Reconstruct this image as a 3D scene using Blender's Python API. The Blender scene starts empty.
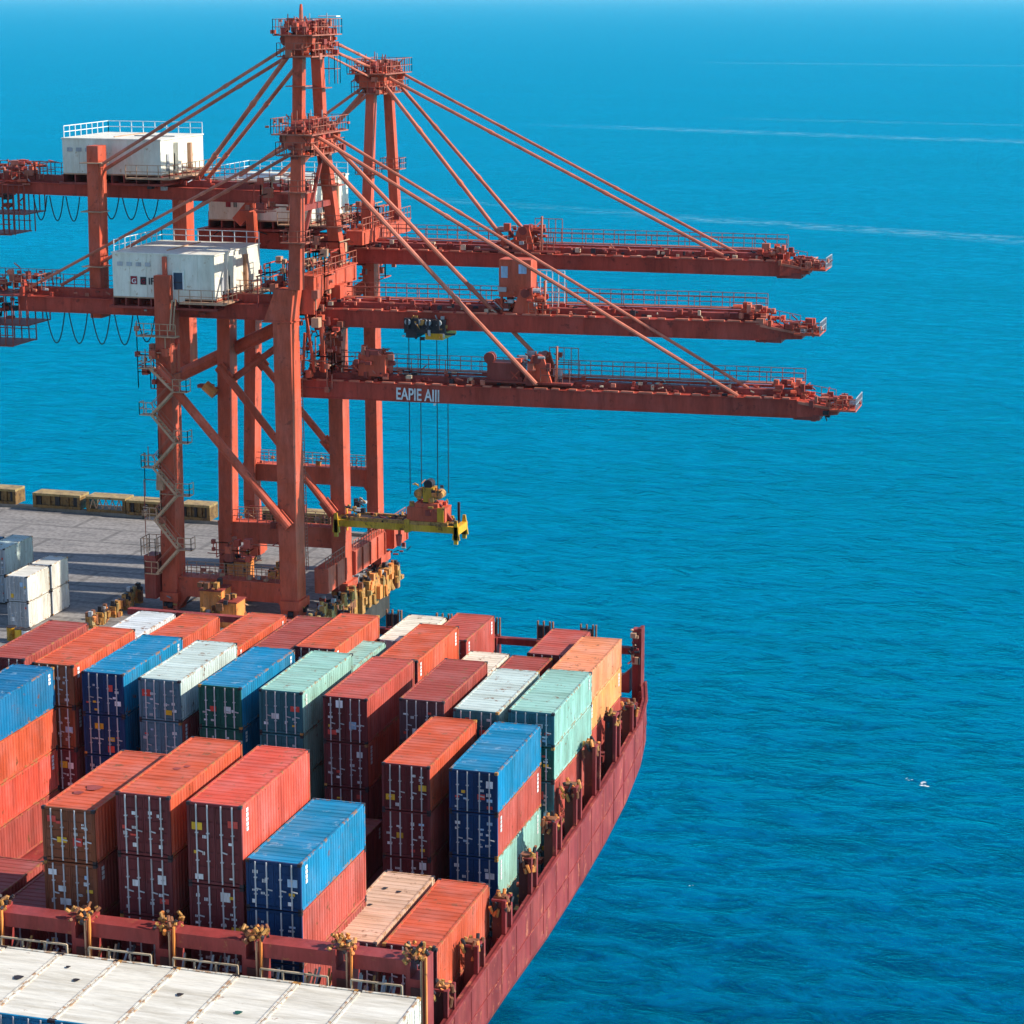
import bpy, bmesh, math, random
from mathutils import Vector, Matrix
R = math.radians
sc = bpy.context.scene
COL = sc.collection

# ------------------------------------------------------------------ camera
F, YAW, PIT, CZ = 2329.5, 0.28341, 0.2196, 55.0
cam_d = bpy.data.cameras.new("camera"); cam = bpy.data.objects.new("camera", cam_d); COL.objects.link(cam)
cam_d.sensor_width = 36; cam_d.lens = F * 36 / 1024; cam_d.clip_start = 1; cam_d.clip_end = 200000
cam.location = (0, 0, CZ); cam.rotation_euler = (math.pi / 2 - PIT, 0, YAW)
sc.camera = cam
sc.render.resolution_x = 1024; sc.render.resolution_y = 1024
# ------------------------------------------------------------------ light
SUN_EL = R(34); SUN_AZ = R(82)          # azimuth measured from +Y towards +X
sdir = Vector((math.sin(SUN_AZ) * math.cos(SUN_EL), math.cos(SUN_AZ) * math.cos(SUN_EL), math.sin(SUN_EL)))
sl = bpy.data.lights.new("sun", 'SUN'); sl.energy = 5.0; sl.angle = R(0.5); sl.color = (1.0, 0.93, 0.83)
so = bpy.data.objects.new("sun", sl); COL.objects.link(so); so.rotation_euler = sdir.to_track_quat('Z', 'Y').to_euler()
w = bpy.data.worlds.new("World"); sc.world = w; w.use_nodes = True
nt = w.node_tree; bg = nt.nodes["Background"]; sky = nt.nodes.new("ShaderNodeTexSky")
sky.sky_type = 'NISHITA'; sky.sun_disc = False; sky.sun_elevation = SUN_EL; sky.sun_rotation = SUN_AZ
sky.air_density = 1.0; sky.dust_density = 0.6; sky.ozone_density = 4.5
nt.links.new(sky.outputs[0], bg.inputs[0]); bg.inputs[1].default_value = 0.15
sc.view_settings.view_transform = 'Standard'; sc.view_settings.look = 'None'
sc.view_settings.gamma = 1; sc.view_settings.exposure = 0.5

# ------------------------------------------------------------------ measuring helpers (site survey: sight line -> point on a plane)
_r = Vector((math.cos(YAW), math.sin(YAW), 0))
_d = Vector((-math.sin(YAW) * math.cos(PIT), math.cos(YAW) * math.cos(PIT), -math.sin(PIT)))
_u = _r.cross(_d)
def ray(x, y): return _d + _r * ((x - 512) / F) - _u * ((y - 512) / F)
def aY(x, y, Y): v = ray(x, y); return v * (Y / v.y) + Vector((0, 0, CZ))
def aZ(x, y, Z): v = ray(x, y); return v * ((Z - CZ) / v.z) + Vector((0, 0, CZ))
def aX(x, y, X): v = ray(x, y); return v * (X / v.x) + Vector((0, 0, CZ))

# ------------------------------------------------------------------ materials
MATS = {}
def nodemat(name):
    m = bpy.data.materials.new(name); m.use_nodes = True
    return m, m.node_tree, m.node_tree.nodes["Principled BSDF"]
def N(t, k, **kw):
    n = t.nodes.new(k)
    for a, b in kw.items():
        if a in n.inputs.keys() if hasattr(n.inputs, 'keys') else False: n.inputs[a].default_value = b
        else: setattr(n, a, b)
    return n
def ramp(t, src, stops, interp='LINEAR'):
    r = t.nodes.new("ShaderNodeValToRGB"); r.color_ramp.interpolation = interp
    e = r.color_ramp.elements
    while len(e) < len(stops): e.new(0.5)
    for i, (p, c) in enumerate(stops):
        e[i].position = p; e[i].color = c if len(c) == 4 else (*c, 1)
    t.links.new(src, r.inputs[0]); return r
def mixc(t, fac, a, b, bt='MIX'):
    m = t.nodes.new("ShaderNodeMix"); m.data_type = 'RGBA'; m.blend_type = bt
    for i, v in ((0, fac), (6, a), (7, b)):
        if hasattr(v, 'links'): t.links.new(v, m.inputs[i])
        elif isinstance(v, (int, float)): m.inputs[i].default_value = v
        else: m.inputs[i].default_value = v if len(v) == 4 else (*v, 1)
    return m.outputs[2]
def paint(name, col, rust=0.35, rustcol=(0.16, 0.06, 0.025), rough=0.5, fade=0.3, streak=(1.2, 1.2, 0.25), sc_=1.0, fcol=None, metal=0.0, var=0.86, grime=0.38):
    """weathered paint: faded patches, vertical streaks and rust freckles, varied per object"""
    if name in MATS: return MATS[name]
    m, t, b = nodemat(name)
    tc = t.nodes.new("ShaderNodeTexCoord"); oi = t.nodes.new("ShaderNodeObjectInfo")
    add = t.nodes.new("ShaderNodeVectorMath"); add.operation = 'MULTIPLY_ADD'
    cmb = t.nodes.new("ShaderNodeCombineXYZ")
    for i in range(3): t.links.new(oi.outputs["Random"], cmb.inputs[i])
    add.inputs[1].default_value = (37, 53, 71)
    t.links.new(cmb.outputs[0], add.inputs[0]); t.links.new(tc.outputs["Object"], add.inputs[2])
    mp = t.nodes.new("ShaderNodeMapping"); mp.inputs[3].default_value = streak
    t.links.new(add.outputs[0], mp.inputs[0])
    n1 = t.nodes.new("ShaderNodeTexNoise"); n1.inputs["Scale"].default_value = 0.7 * sc_; n1.inputs["Detail"].default_value = 5
    n2 = t.nodes.new("ShaderNodeTexNoise"); n2.inputs["Scale"].default_value = 2.6 * sc_; n2.inputs["Detail"].default_value = 8; n2.inputs["Roughness"].default_value = 0.7
    n3 = t.nodes.new("ShaderNodeTexNoise"); n3.inputs["Scale"].default_value = 1.3 * sc_; n3.inputs["Detail"].default_value = 6; n3.inputs["Roughness"].default_value = 0.75
    t.links.new(add.outputs[0], n1.inputs[0]); t.links.new(mp.outputs[0], n2.inputs[0]); t.links.new(add.outputs[0], n3.inputs[0])
    g = sum(col) / 3
    fc = fcol or tuple(min(0.85, c * 0.80 + 0.20 * max(col) * 0.9) for c in col)
    f1 = ramp(t, n1.outputs[0], [(0.42, (0, 0, 0)), (0.72, (fade, fade, fade))])
    c1 = mixc(t, f1.outputs[0], col, fc)
    f2 = ramp(t, n2.outputs[0], [(0.35, (var, var, var)), (0.6, (1.06, 1.06, 1.06))])
    c2 = mixc(t, 1.0, c1, f2.outputs[0], 'MULTIPLY')
    n4 = t.nodes.new("ShaderNodeTexNoise"); n4.inputs["Scale"].default_value = 0.45 * sc_; n4.inputs["Detail"].default_value = 10; n4.inputs["Roughness"].default_value = 0.8; t.links.new(mp.outputs[0], n4.inputs[0])
    gv = 1 - grime
    c2 = mixc(t, 1.0, c2, ramp(t, n4.outputs[0], [(0.38, (gv, gv * .96, gv * .9)), (0.56, (1, 1, 1))]).outputs[0], 'MULTIPLY')
    lo = 0.72 - 0.22 * rust
    f3 = ramp(t, n3.outputs[0], [(lo, (0, 0, 0)), (lo + 0.06, (0.85, 0.85, 0.85))])
    c3 = mixc(t, f3.outputs[0], c2, rustcol)
    t.links.new(c3, b.inputs["Base Color"]); b.inputs["Roughness"].default_value = rough; b.inputs["Metallic"].default_value = metal
    b.inputs["Specular IOR Level"].default_value = 0.2
    MATS[name] = m; return m

# containers
CC = {
 'orange': (0.58, 0.098, 0.042), 'red': (0.48, 0.088, 0.062), 'brown': (0.36, 0.07, 0.052), 'vermil': (0.66, 0.092, 0.055),
 'peach': (0.80, 0.27, 0.12), 'amber': (0.86, 0.36, 0.12), 'blue': (0.006, 0.15, 0.31), 'sky': (0.008, 0.21, 0.39), 'mint': (0.30, 0.52, 0.43),
 'pale': (0.52, 0.61, 0.55), 'white': (0.68, 0.64, 0.54), 'tan': (0.66, 0.40, 0.26), 'cream': (0.78, 0.68, 0.52), 'grey': (0.62, 0.64, 0.62),
 'd_maroon': (0.15, 0.028, 0.030), 'd_brown': (0.24, 0.07, 0.03), 'd_navy': (0.006, 0.042, 0.13), 'd_steel': (0.10, 0.20, 0.25),  # door ends: own hues, darkened so the colour carries their shade
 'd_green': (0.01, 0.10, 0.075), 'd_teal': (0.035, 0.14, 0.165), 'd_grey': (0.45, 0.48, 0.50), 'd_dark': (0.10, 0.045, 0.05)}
for k, c in CC.items():
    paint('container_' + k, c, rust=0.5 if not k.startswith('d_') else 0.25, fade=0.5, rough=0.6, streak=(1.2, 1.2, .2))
    if not k.startswith('d_'):
        paint('roof_' + k, c, rust=0.62 if k != 'white' else .35, fade=0.6, rough=0.65, streak=(.35, 3.0, 1), rustcol=(0.20, 0.09, 0.045) if k not in ('blue', 'sky') else (0.16, 0.30, 0.42), grime=.3)
        paint('frame_' + k, c, rust=0.95, rustcol=(0.30, 0.14, 0.05), rough=0.65, sc_=2.0)
def cm(k): return MATS['container_' + k]
crane_red = paint('crane_paint', (0.56, 0.095, 0.045), rust=0.62, rustcol=(0.22, 0.05, 0.03), fade=0.3, rough=0.6, sc_=0.9, grime=.35, var=.88)
crane_dark = paint('crane_paint_dark', (0.30, 0.055, 0.04), rust=0.5, fade=0.2, rough=0.55)
boom_red = paint('boom_paint', (0.46, 0.062, 0.036), rust=0.6, rustcol=(0.16, 0.03, 0.02), fade=0.2, rough=0.6, sc_=0.8, grime=.4)
stay_red = paint('stay_paint', (0.58, 0.17, 0.10), rust=0.3, rough=0.45, sc_=0.5)
rail_red = paint('rail_paint', (0.42, 0.13, 0.08), rust=0.4)
rail_tan = paint('rail_tan', (0.52, 0.30, 0.18), rust=0.4)
rail_cream = paint('rail_cream', (0.58, 0.45, 0.30), rust=0.6)
rail_white = paint('rail_white', (0.75, 0.77, 0.76), rust=0.1, grime=.1)
house_white = paint('house_white', (0.70, 0.67, 0.56), rust=0.55, rustcol=(0.42, 0.27, 0.13), fade=0.4, fcol=(0.82, 0.78, 0.66), rough=0.55, streak=(1.0, 1.0, 0.2), var=0.92, grime=.16)
yellow = paint('machine_yellow', (0.66, 0.34, 0.02), rust=0.7, rustcol=(0.14, 0.06, 0.02))
rack_top = paint('rack_top', (0.40, 0.27, 0.10), rust=0.8, rustcol=(0.1, 0.05, 0.03), sc_=1.5)
rust_brown = paint('rust_brown', (0.26, 0.10, 0.045), rust=0.8, sc_=2)
rack_ochre = paint('rack_ochre', (0.24, 0.13, 0.04), rust=0.9, rustcol=(0.07, 0.035, 0.02), sc_=1.5)
yellow_rust = paint('fender_ochre', (0.50, 0.24, 0.06), rust=0.85, rustcol=(0.12, 0.06, 0.03), sc_=2)
orange_dirty = paint('orange_dirty', (0.78, 0.26, 0.06), rust=0.6)
hull_red = paint('hull_red', (0.25, 0.038, 0.037), rust=0.62, rustcol=(0.42, 0.13, 0.07), fade=0.5, fcol=(0.42, 0.09, 0.07), rough=0.6, sc_=0.9, streak=(0.8, 0.8, 0.12), grime=.45, var=.75)
ship_maroon = paint('ship_maroon', (0.30, 0.045, 0.04), rust=0.5, rustcol=(0.34, 0.12, 0.05), fade=0.3)
deck_dark = paint('deck_dark', (0.10, 0.035, 0.03), rust=0.6)
dark_metal = paint('dark_metal', (0.04, 0.035, 0.04), rust=0.5)
grey_metal = paint('grey_metal', (0.42, 0.43, 0.44), rust=0.4, rough=0.4)
steel_bar = paint('galvanised_bar', (0.55, 0.53, 0.52), rust=0.3, rough=0.4)
rope_black = paint('rope_black', (0.02, 0.022, 0.03), rust=0.0)
label_white = paint('label_white', (0.78, 0.78, 0.76), rust=0.15, sc_=2)
label_blue = paint('label_blue', (0.38, 0.55, 0.72), rust=0.2, sc_=2)
label_yellow = paint('label_yellow', (0.72, 0.42, 0.03), rust=0.3, sc_=2)
label_red = paint('label_red', (0.65, 0.07, 0.05), rust=0.2, sc_=2)
logo_maroon = paint('logo_maroon', (0.28, 0.02, 0.035), rust=0.1)
logo_black = paint('logo_black', (0.03, 0.03, 0.035), rust=0.1)
concrete_w = paint('wall_concrete', (0.26, 0.22, 0.18), rust=0.4, rustcol=(0.08, 0.07, 0.06), sc_=0.6)
glassm, gt, gb = nodemat('window_glass'); gb.inputs["Base Color"].default_value = (0.02, 0.05, 0.09, 1); gb.inputs["Roughness"].default_value = 0.08

# ------------------------------------------------------------------ mesh builder
class MB:
    def __init__(s): s.v = []; s.f = []; s.mi = []; s.ms = []
    def m(s, mat):
        if mat not in s.ms: s.ms.append(mat)
        return s.ms.index(mat)
    def face(s, pts, mat):
        i = len(s.v); s.v += [tuple(p) for p in pts]; s.f.append(tuple(range(i, i + len(pts)))); s.mi.append(s.m(mat))
    def hexa(s, p, mat):     # 8 points: bottom ring then top ring
        i = len(s.v); s.v += [tuple(q) for q in p]; k = s.m(mat)
        for f in ((3, 2, 1, 0), (4, 5, 6, 7), (0, 1, 5, 4), (1, 2, 6, 5), (2, 3, 7, 6), (3, 0, 4, 7)):
            s.f.append(tuple(i + a for a in f)); s.mi.append(k)
    def box(s, a, b, mat):
        x0, y0, z0 = a; x1, y1, z1 = b
        if x0 > x1: x0, x1 = x1, x0
        if y0 > y1: y0, y1 = y1, y0
        if z0 > z1: z0, z1 = z1, z0
        s.hexa([(x0, y0, z0), (x1, y0, z0), (x1, y1, z0), (x0, y1, z0), (x0, y0, z1), (x1, y0, z1), (x1, y1, z1), (x0, y1, z1)], mat)
    def bar(s, a, b, w, h, mat, side=None, w2=None, h2=None):
        a = Vector(a); b = Vector(b); d = (b - a)
        if d.length < 1e-6: return
        d.normalize()
        ref = Vector(side) if side else (Vector((0, 1, 0)) if abs(d.y) < 0.95 else Vector((1, 0, 0)))
        n = ref - d * ref.dot(d); n.normalize(); u = d.cross(n)
        w2 = w if w2 is None else w2; h2 = h if h2 is None else h2
        p = []
        for c, W, H in ((a, w, h), (b, w2, h2)):
            for sx, sy in ((-1, -1), (1, -1), (1, 1), (-1, 1)): p.append(c + n * (sx * W / 2) + u * (sy * H / 2))
        s.hexa(p, mat)
    def tube(s, a, b, r, mat, n=8, r2=None):
        a = Vector(a); b = Vector(b); d = (b - a).normalized(); r2 = r if r2 is None else r2
        ref = Vector((0, 0, 1)) if abs(d.z) < 0.9 else Vector((1, 0, 0))
        x = d.cross(ref).normalized(); y = d.cross(x); i = len(s.v); k = s.m(mat)
        for c, rr in ((a, r), (b, r2)):
            for j in range(n):
                t = 2 * math.pi * j / n; s.v.append(tuple(c + x * math.cos(t) * rr + y * math.sin(t) * rr))
        for j in range(n): s.f.append((i + j, i + (j + 1) % n, i + n + (j + 1) % n, i + n + j)); s.mi.append(k)
        s.f.append(tuple(i + n - 1 - j for j in range(n))); s.mi.append(k)
        s.f.append(tuple(i + n + j for j in range(n))); s.mi.append(k)
    def path(s, pts, r, mat, n=5):
        for a, b in zip(pts[:-1], pts[1:]): s.tube(a, b, r, mat, n)
    def prism(s, prof, y0, y1, mat):      # profile in XZ, extruded along Y
        k = s.m(mat); i = len(s.v); n = len(prof)
        s.v += [(x, y0, z) for x, z in prof] + [(x, y1, z) for x, z in prof]
        s.f.append(tuple(range(i, i + n))); s.mi.append(k); s.f.append(tuple(range(i + 2 * n - 1, i + n - 1, -1))); s.mi.append(k)
        for j in range(n): s.f.append((i + j, i + n + j, i + n + (j + 1) % n, i + (j + 1) % n)); s.mi.append(k)
    def rail(s, a, b, mat, h=1.1, step=1.6, t=0.06, bars=2):
        a = Vector(a); b = Vector(b); L = (b - a).length; n = max(1, round(L / step))
        for k in range(n + 1):
            p = a.lerp(b, k / n); s.bar(p, p + Vector((0, 0, h)), t, t, mat)
        for j in range(bars):
            z = Vector((0, 0, h * (j + 1) / bars)); s.bar(a + z, b + z, t, t, mat)
    def build(s, name, parent=None, loc=None, smooth=False):
        me = bpy.data.meshes.new(name); o0 = Vector(loc) if loc is not None else Vector((0, 0, 0))
        me.from_pydata([tuple(Vector(v) - o0) for v in s.v], [], s.f)
        for mm in s.ms: me.materials.append(mm)
        me.polygons.foreach_set("material_index", s.mi)
        bm = bmesh.new(); bm.from_mesh(me); bmesh.ops.recalc_face_normals(bm, faces=bm.faces[:]); bm.to_mesh(me); bm.free()
        if smooth: me.polygons.foreach_set("use_smooth", [True] * len(me.polygons))
        me.update()
        o = bpy.data.objects.new(name, me); COL.objects.link(o)
        if parent: o.parent = parent
        o.location = o0
        return o
def empty(name, loc, label, cat, group=None):
    o = bpy.data.objects.new(name, None); COL.objects.link(o); o.location = loc; o.empty_display_size = 1
    tag(o, label, cat, group); return o
def tag(o, label=None, cat=None, group=None, kind=None):
    if label: o["label"] = label
    if cat: o["category"] = cat
    if group: o["group"] = group
    if kind: o["kind"] = kind
    return o
def part(mb, name, parent, label=None, smooth=False):
    """build in world coordinates under a parent standing at its own place"""
    o = mb.build(name, None, None, smooth); o.parent = parent
    p = parent; off = Vector((0, 0, 0))
    while p: off += p.location; p = p.parent
    o.location = -off
    if label: o["label"] = label
    return o
def text_part(s, size, pos, rot, mat, name, parent, depth=0.02, sx=1.0):
    cu = bpy.data.curves.new(name, 'FONT'); cu.body = s; cu.size = size; cu.extrude = depth; cu.offset = .015 * size
    to = bpy.data.objects.new(name, cu); COL.objects.link(to)
    dg = bpy.context.evaluated_depsgraph_get(); me = bpy.data.meshes.new_from_object(to.evaluated_get(dg))
    bpy.data.objects.remove(to)
    M = Matrix.Translation(pos) @ rot.to_matrix().to_4x4() @ Matrix.Diagonal((sx, 1, 1, 1)); me.transform(M)
    me.materials.clear(); me.materials.append(mat)
    o = bpy.data.objects.new(name, me); COL.objects.link(o); o.parent = parent
    p = parent; off = Vector((0, 0, 0))
    while p: off += p.location; p = p.parent
    o.location = -off; return o
from mathutils import Euler
FRONT = Euler((math.pi / 2, 0, 0))

def greeble(mb, x0, x1, y0, y1, z0, z1, n, seed, mats, s=.35):
    rn = random.Random(seed)
    for q in range(n):
        x = rn.uniform(x0, x1); y = rn.uniform(y0, y1); z = rn.uniform(z0, z1); a, b, c = [rn.uniform(.3, 1) * s for _ in range(3)]
        m_ = rn.choice(mats)
        if rn.random() < .3: mb.tube((x - a, y, z), (x + a, y + b * .3, z), b * .6, m_, 8)
        elif rn.random() < .4: mb.bar((x, y, z), (x + rn.uniform(-1, 1) * s * 2.2, y + rn.uniform(-1, 1) * s * 2, z + rn.uniform(-.8, 1) * s * 2), .09, .09, m_)
        else: mb.box((x - a, y - b, z - c), (x + a, y + b, z + c), m_)
# ------------------------------------------------------------------ sea
def sea():
    m, t, b = nodemat('sea_water')
    geo = t.nodes.new("ShaderNodeNewGeometry"); P = geo.outputs["Position"]
    def noise(scale, detail, rough, sc=(1, 1, 1), rot=0.0, dist=0.0):
        mp = t.nodes.new("ShaderNodeMapping"); mp.inputs[3].default_value = sc; mp.inputs[2].default_value = (0, 0, rot)
        t.links.new(P, mp.inputs[0]); n = t.nodes.new("ShaderNodeTexNoise")
        n.inputs["Scale"].default_value = scale; n.inputs["Detail"].default_value = detail; n.inputs["Roughness"].default_value = rough
        n.inputs["Distortion"].default_value = dist
        t.links.new(mp.outputs[0], n.inputs[0]); return n.outputs[0]
    a = noise(0.22, 7, 0.68, (1, 1.5, 1), 0.28, 0.6)
    c = noise(0.9, 5, 0.65, (1, 1.4, 1), 0.28, 0.4)
    g = noise(0.035, 4, 0.55, (0.6, 1.6, 1), 0.28)
    s1 = t.nodes.new("ShaderNodeMath"); s1.operation = 'MULTIPLY_ADD'; s1.inputs[1].default_value = 0.35
    t.links.new(c, s1.inputs[0]); t.links.new(a, s1.inputs[2])
    s2 = t.nodes.new("ShaderNodeMath"); s2.operation = 'MULTIPLY_ADD'; s2.inputs[1].default_value = 1.2
    t.links.new(g, s2.inputs[0]); t.links.new(s1.outputs[0], s2.inputs[2])
    bp = t.nodes.new("ShaderNodeBump"); bp.inputs["Strength"].default_value = 0.31; bp.inputs["Distance"].default_value = 2.0
    t.links.new(s2.outputs[0], bp.inputs["Height"]); t.links.new(bp.outputs[0], b.inputs["Normal"])
    # water body colour with slow patches
    k = noise(0.012, 3, 0.5, (0.5, 1.5, 1), 0.28)
    body = ramp(t, k, [(0.3, (0.0, 0.024, 0.082)), (0.7, (0.0, 0.046, 0.138))]).outputs[0]
    # crests slightly lighter, troughs darker: light and shade of the waves put into the colour
    cr = ramp(t, s1.outputs[0], [(0.56, (0.55, 0.55, 0.62)), (0.66, (1.0, 1.0, 1.0)), (0.76, (2.2, 1.9, 1.6))]).outputs[0]
    body = mixc(t, 1.0, body, cr, 'MULTIPLY')
    # long foam streaks
    sep = t.nodes.new("ShaderNodeSeparateXYZ"); t.links.new(P, sep.inputs[0])
    fac = None
    for (x0, y0, x1, y1, wd, amt) in ((520, 124, 1024, 142, 17, .38), (600, 214, 1024, 239, 9.0, .45), (330, 192, 640, 214, 9, .18), (660, 62, 1024, 66, 40, .25), (700, 118, 1024, 125, 14, .18)):
        A = aZ(x0, y0, -4); B = aZ(x1, y1, -4); d = (B - A); L = d.length; d.normalize(); n = Vector((-d.y, d.x, 0))
        def dot(vec, off):
            q = t.nodes.new("ShaderNodeVectorMath"); q.operation = 'DOT_PRODUCT'; t.links.new(P, q.inputs[0]); q.inputs[1].default_value = vec
            z = t.nodes.new("ShaderNodeMath"); z.operation = 'ADD'; t.links.new(q.outputs["Value"], z.inputs[0]); z.inputs[1].default_value = -off; return z.outputs[0]
        dn = dot(n, n.dot(A)); wob = noise(0.012, 3, 0.5)
        ww = t.nodes.new("ShaderNodeMath"); ww.operation = 'MULTIPLY_ADD'; t.links.new(wob, ww.inputs[0]); ww.inputs[1].default_value = wd * 1.2; t.links.new(dn, ww.inputs[2])
        w2 = t.nodes.new("ShaderNodeMath"); w2.operation = 'ADD'; w2.inputs[1].default_value = -wd * .6; t.links.new(ww.outputs[0], w2.inputs[0])
        ab = t.nodes.new("ShaderNodeMath"); ab.operation = 'ABSOLUTE'; t.links.new(w2.outputs[0], ab.inputs[0])
        mr = t.nodes.new("ShaderNodeMapRange"); t.links.new(ab.outputs[0], mr.inputs[0]); mr.inputs[1].default_value = wd; mr.inputs[2].default_value = 0; mr.inputs[3].default_value = 0; mr.inputs[4].default_value = amt; mr.clamp = True
        al = dot(d, d.dot(A)); e1 = t.nodes.new("ShaderNodeMapRange"); t.links.new(al, e1.inputs[0]); e1.inputs[1].default_value = 0; e1.inputs[2].default_value = L * .3
        mu = t.nodes.new("ShaderNodeMath"); mu.operation = 'MULTIPLY'; t.links.new(mr.outputs[0], mu.inputs[0]); t.links.new(e1.outputs[0], mu.inputs[1])
        if fac is None: fac = mu.outputs[0]
        else:
            ad = t.nodes.new("ShaderNodeMath"); ad.operation = 'MAXIMUM'; t.links.new(fac, ad.inputs[0]); t.links.new(mu.outputs[0], ad.inputs[1]); fac = ad.outputs[0]
    fn = ramp(t, noise(0.22, 8, 0.9, (0.5, .6, 1), 0.2), [(0.47, (0, 0, 0)), (0.60, (1, 1, 1))]).outputs[0]
    mu = t.nodes.new("ShaderNodeMath"); mu.operation = 'MULTIPLY'; t.links.new(fac, mu.inputs[0]); t.links.new(fn, mu.inputs[1])
    body = mixc(t, mu.outputs[0], body, (0.62, 0.80, 0.84))
    df = t.nodes.new("ShaderNodeBsdfDiffuse"); t.links.new(body, df.inputs[0]); t.links.new(bp.outputs[0], df.inputs["Normal"])
    gl = t.nodes.new("ShaderNodeBsdfGlossy"); gl.inputs[0].default_value = (0.0, 0.84, 1.0, 1); gl.inputs["Roughness"].default_value = 0.24; t.links.new(bp.outputs[0], gl.inputs["Normal"])
    fr = t.nodes.new("ShaderNodeFresnel"); fr.inputs[0].default_value = 1.5; t.links.new(bp.outputs[0], fr.inputs[1])
    mx = t.nodes.new("ShaderNodeMixShader"); t.links.new(fr.outputs[0], mx.inputs[0]); t.links.new(df.outputs[0], mx.inputs[1]); t.links.new(gl.outputs[0], mx.inputs[2])
    out = [n for n in t.nodes if n.type == 'OUTPUT_MATERIAL'][0]; t.links.new(mx.outputs[0], out.inputs[0]); t.nodes.remove(b)
    mb = MB(); S = 70000
    mb.face([(-S, -2000, -4), (S, -2000, -4), (S, 2 * S, -4), (-S, 2 * S, -4)], m)
    o = mb.build('water'); tag(o, 'deep blue open sea with fine ripples', kind='structure')
sea()

# ------------------------------------------------------------------ quay
wallm = paint('shaded_wall', (0.05, 0.045, 0.04), rust=0.5, rustcol=(0.12, 0.09, 0.06), rough=0.8)  # stained concrete, darkened to stand in for the shadow at its foot
def quay():
    m, t, b = nodemat('quay_concrete')
    geo = t.nodes.new("ShaderNodeNewGeometry")
    mp = t.nodes.new("ShaderNodeMapping"); mp.inputs[3].default_value = (0.35, 1.4, 1); mp.inputs[2].default_value = (0, 0, 0.12); t.links.new(geo.outputs["Position"], mp.inputs[0])
    n = t.nodes.new("ShaderNodeTexNoise"); n.inputs["Scale"].default_value = 0.35; n.inputs["Detail"].default_value = 9; n.inputs["Roughness"].default_value = 0.72; t.links.new(mp.outputs[0], n.inputs[0])
    n2 = t.nodes.new("ShaderNodeTexNoise"); n2.inputs["Scale"].default_value = 2.2; n2.inputs["Detail"].default_value = 8; t.links.new(geo.outputs["Position"], n2.inputs[0])
    c = ramp(t, n.outputs[0], [(0.34, (0.10, 0.09, 0.08)), (0.48, (0.24, 0.205, 0.175)), (0.68, (0.37, 0.325, 0.28))]).outputs[0]
    c = mixc(t, 0.35, c, ramp(t, n2.outputs[0], [(0.35, (0.15, 0.13, 0.12)), (0.6, (0.5, 0.45, 0.4))]).outputs[0])
    br = t.nodes.new("ShaderNodeTexBrick"); br.inputs["Scale"].default_value = 0.045; br.inputs["Mortar Size"].default_value = 0.012
    br.inputs["Color1"].default_value = (1, 1, 1, 1); br.inputs["Color2"].default_value = (0.92, 0.92, 0.92, 1); br.inputs["Mortar"].default_value = (0.66, 0.66, 0.66, 1)
    t.links.new(geo.outputs["Position"], br.inputs[0])
    c = mixc(t, 1.0, c, br.outputs[0], 'MULTIPLY'); c = mixc(t, 1.0, c, (0.74, 0.77, 0.80), 'MULTIPLY')
    t.links.new(c, b.inputs["Base Color"]); b.inputs["Roughness"].default_value = 0.9
    mb = MB(); ol = [(-420, -60), (-72.9, -60), (-72.9, 207.6), (-74.0, 210.6), (-78.0, 221.5), (-420, 243)]
    mb.face([(x, y, 0) for x, y in ol], m)
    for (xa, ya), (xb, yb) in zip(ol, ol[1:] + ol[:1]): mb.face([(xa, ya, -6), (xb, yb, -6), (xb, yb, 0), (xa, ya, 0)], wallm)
    o = mb.build('quay'); tag(o, 'grey concrete quay apron', kind='structure')
    mb = MB(); mb.hexa([(-420, 242.0, 0.004), (-78.3, 220.7, 0.004), (-78.3, 221.4, 0.004), (-420, 242.9, 0.004), (-420, 242.0, 0.35), (-78.3, 220.7, 0.35), (-78.3, 221.4, 0.35), (-420, 242.9, 0.35)], concrete_w)
    o = mb.build('kerb'); tag(o, 'low concrete kerb along the far quay edge', kind='structure')
    for X in (-74.0, -86.9):
        mb = MB(); mb.box((X - .08, -60, 0.0), (X + .08, 209, 0.14), dark_metal); mb.box((X - .5, -60, -.02), (X + .5, 209, 0.006), concrete_w)
        o = mb.build('crane_rail'); tag(o, 'steel crane rail set in the quay, ' + ('waterside' if X > -80 else 'landside'), 'crane rail', 'crane rails on the quay')
quay()
random.seed(5)

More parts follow.
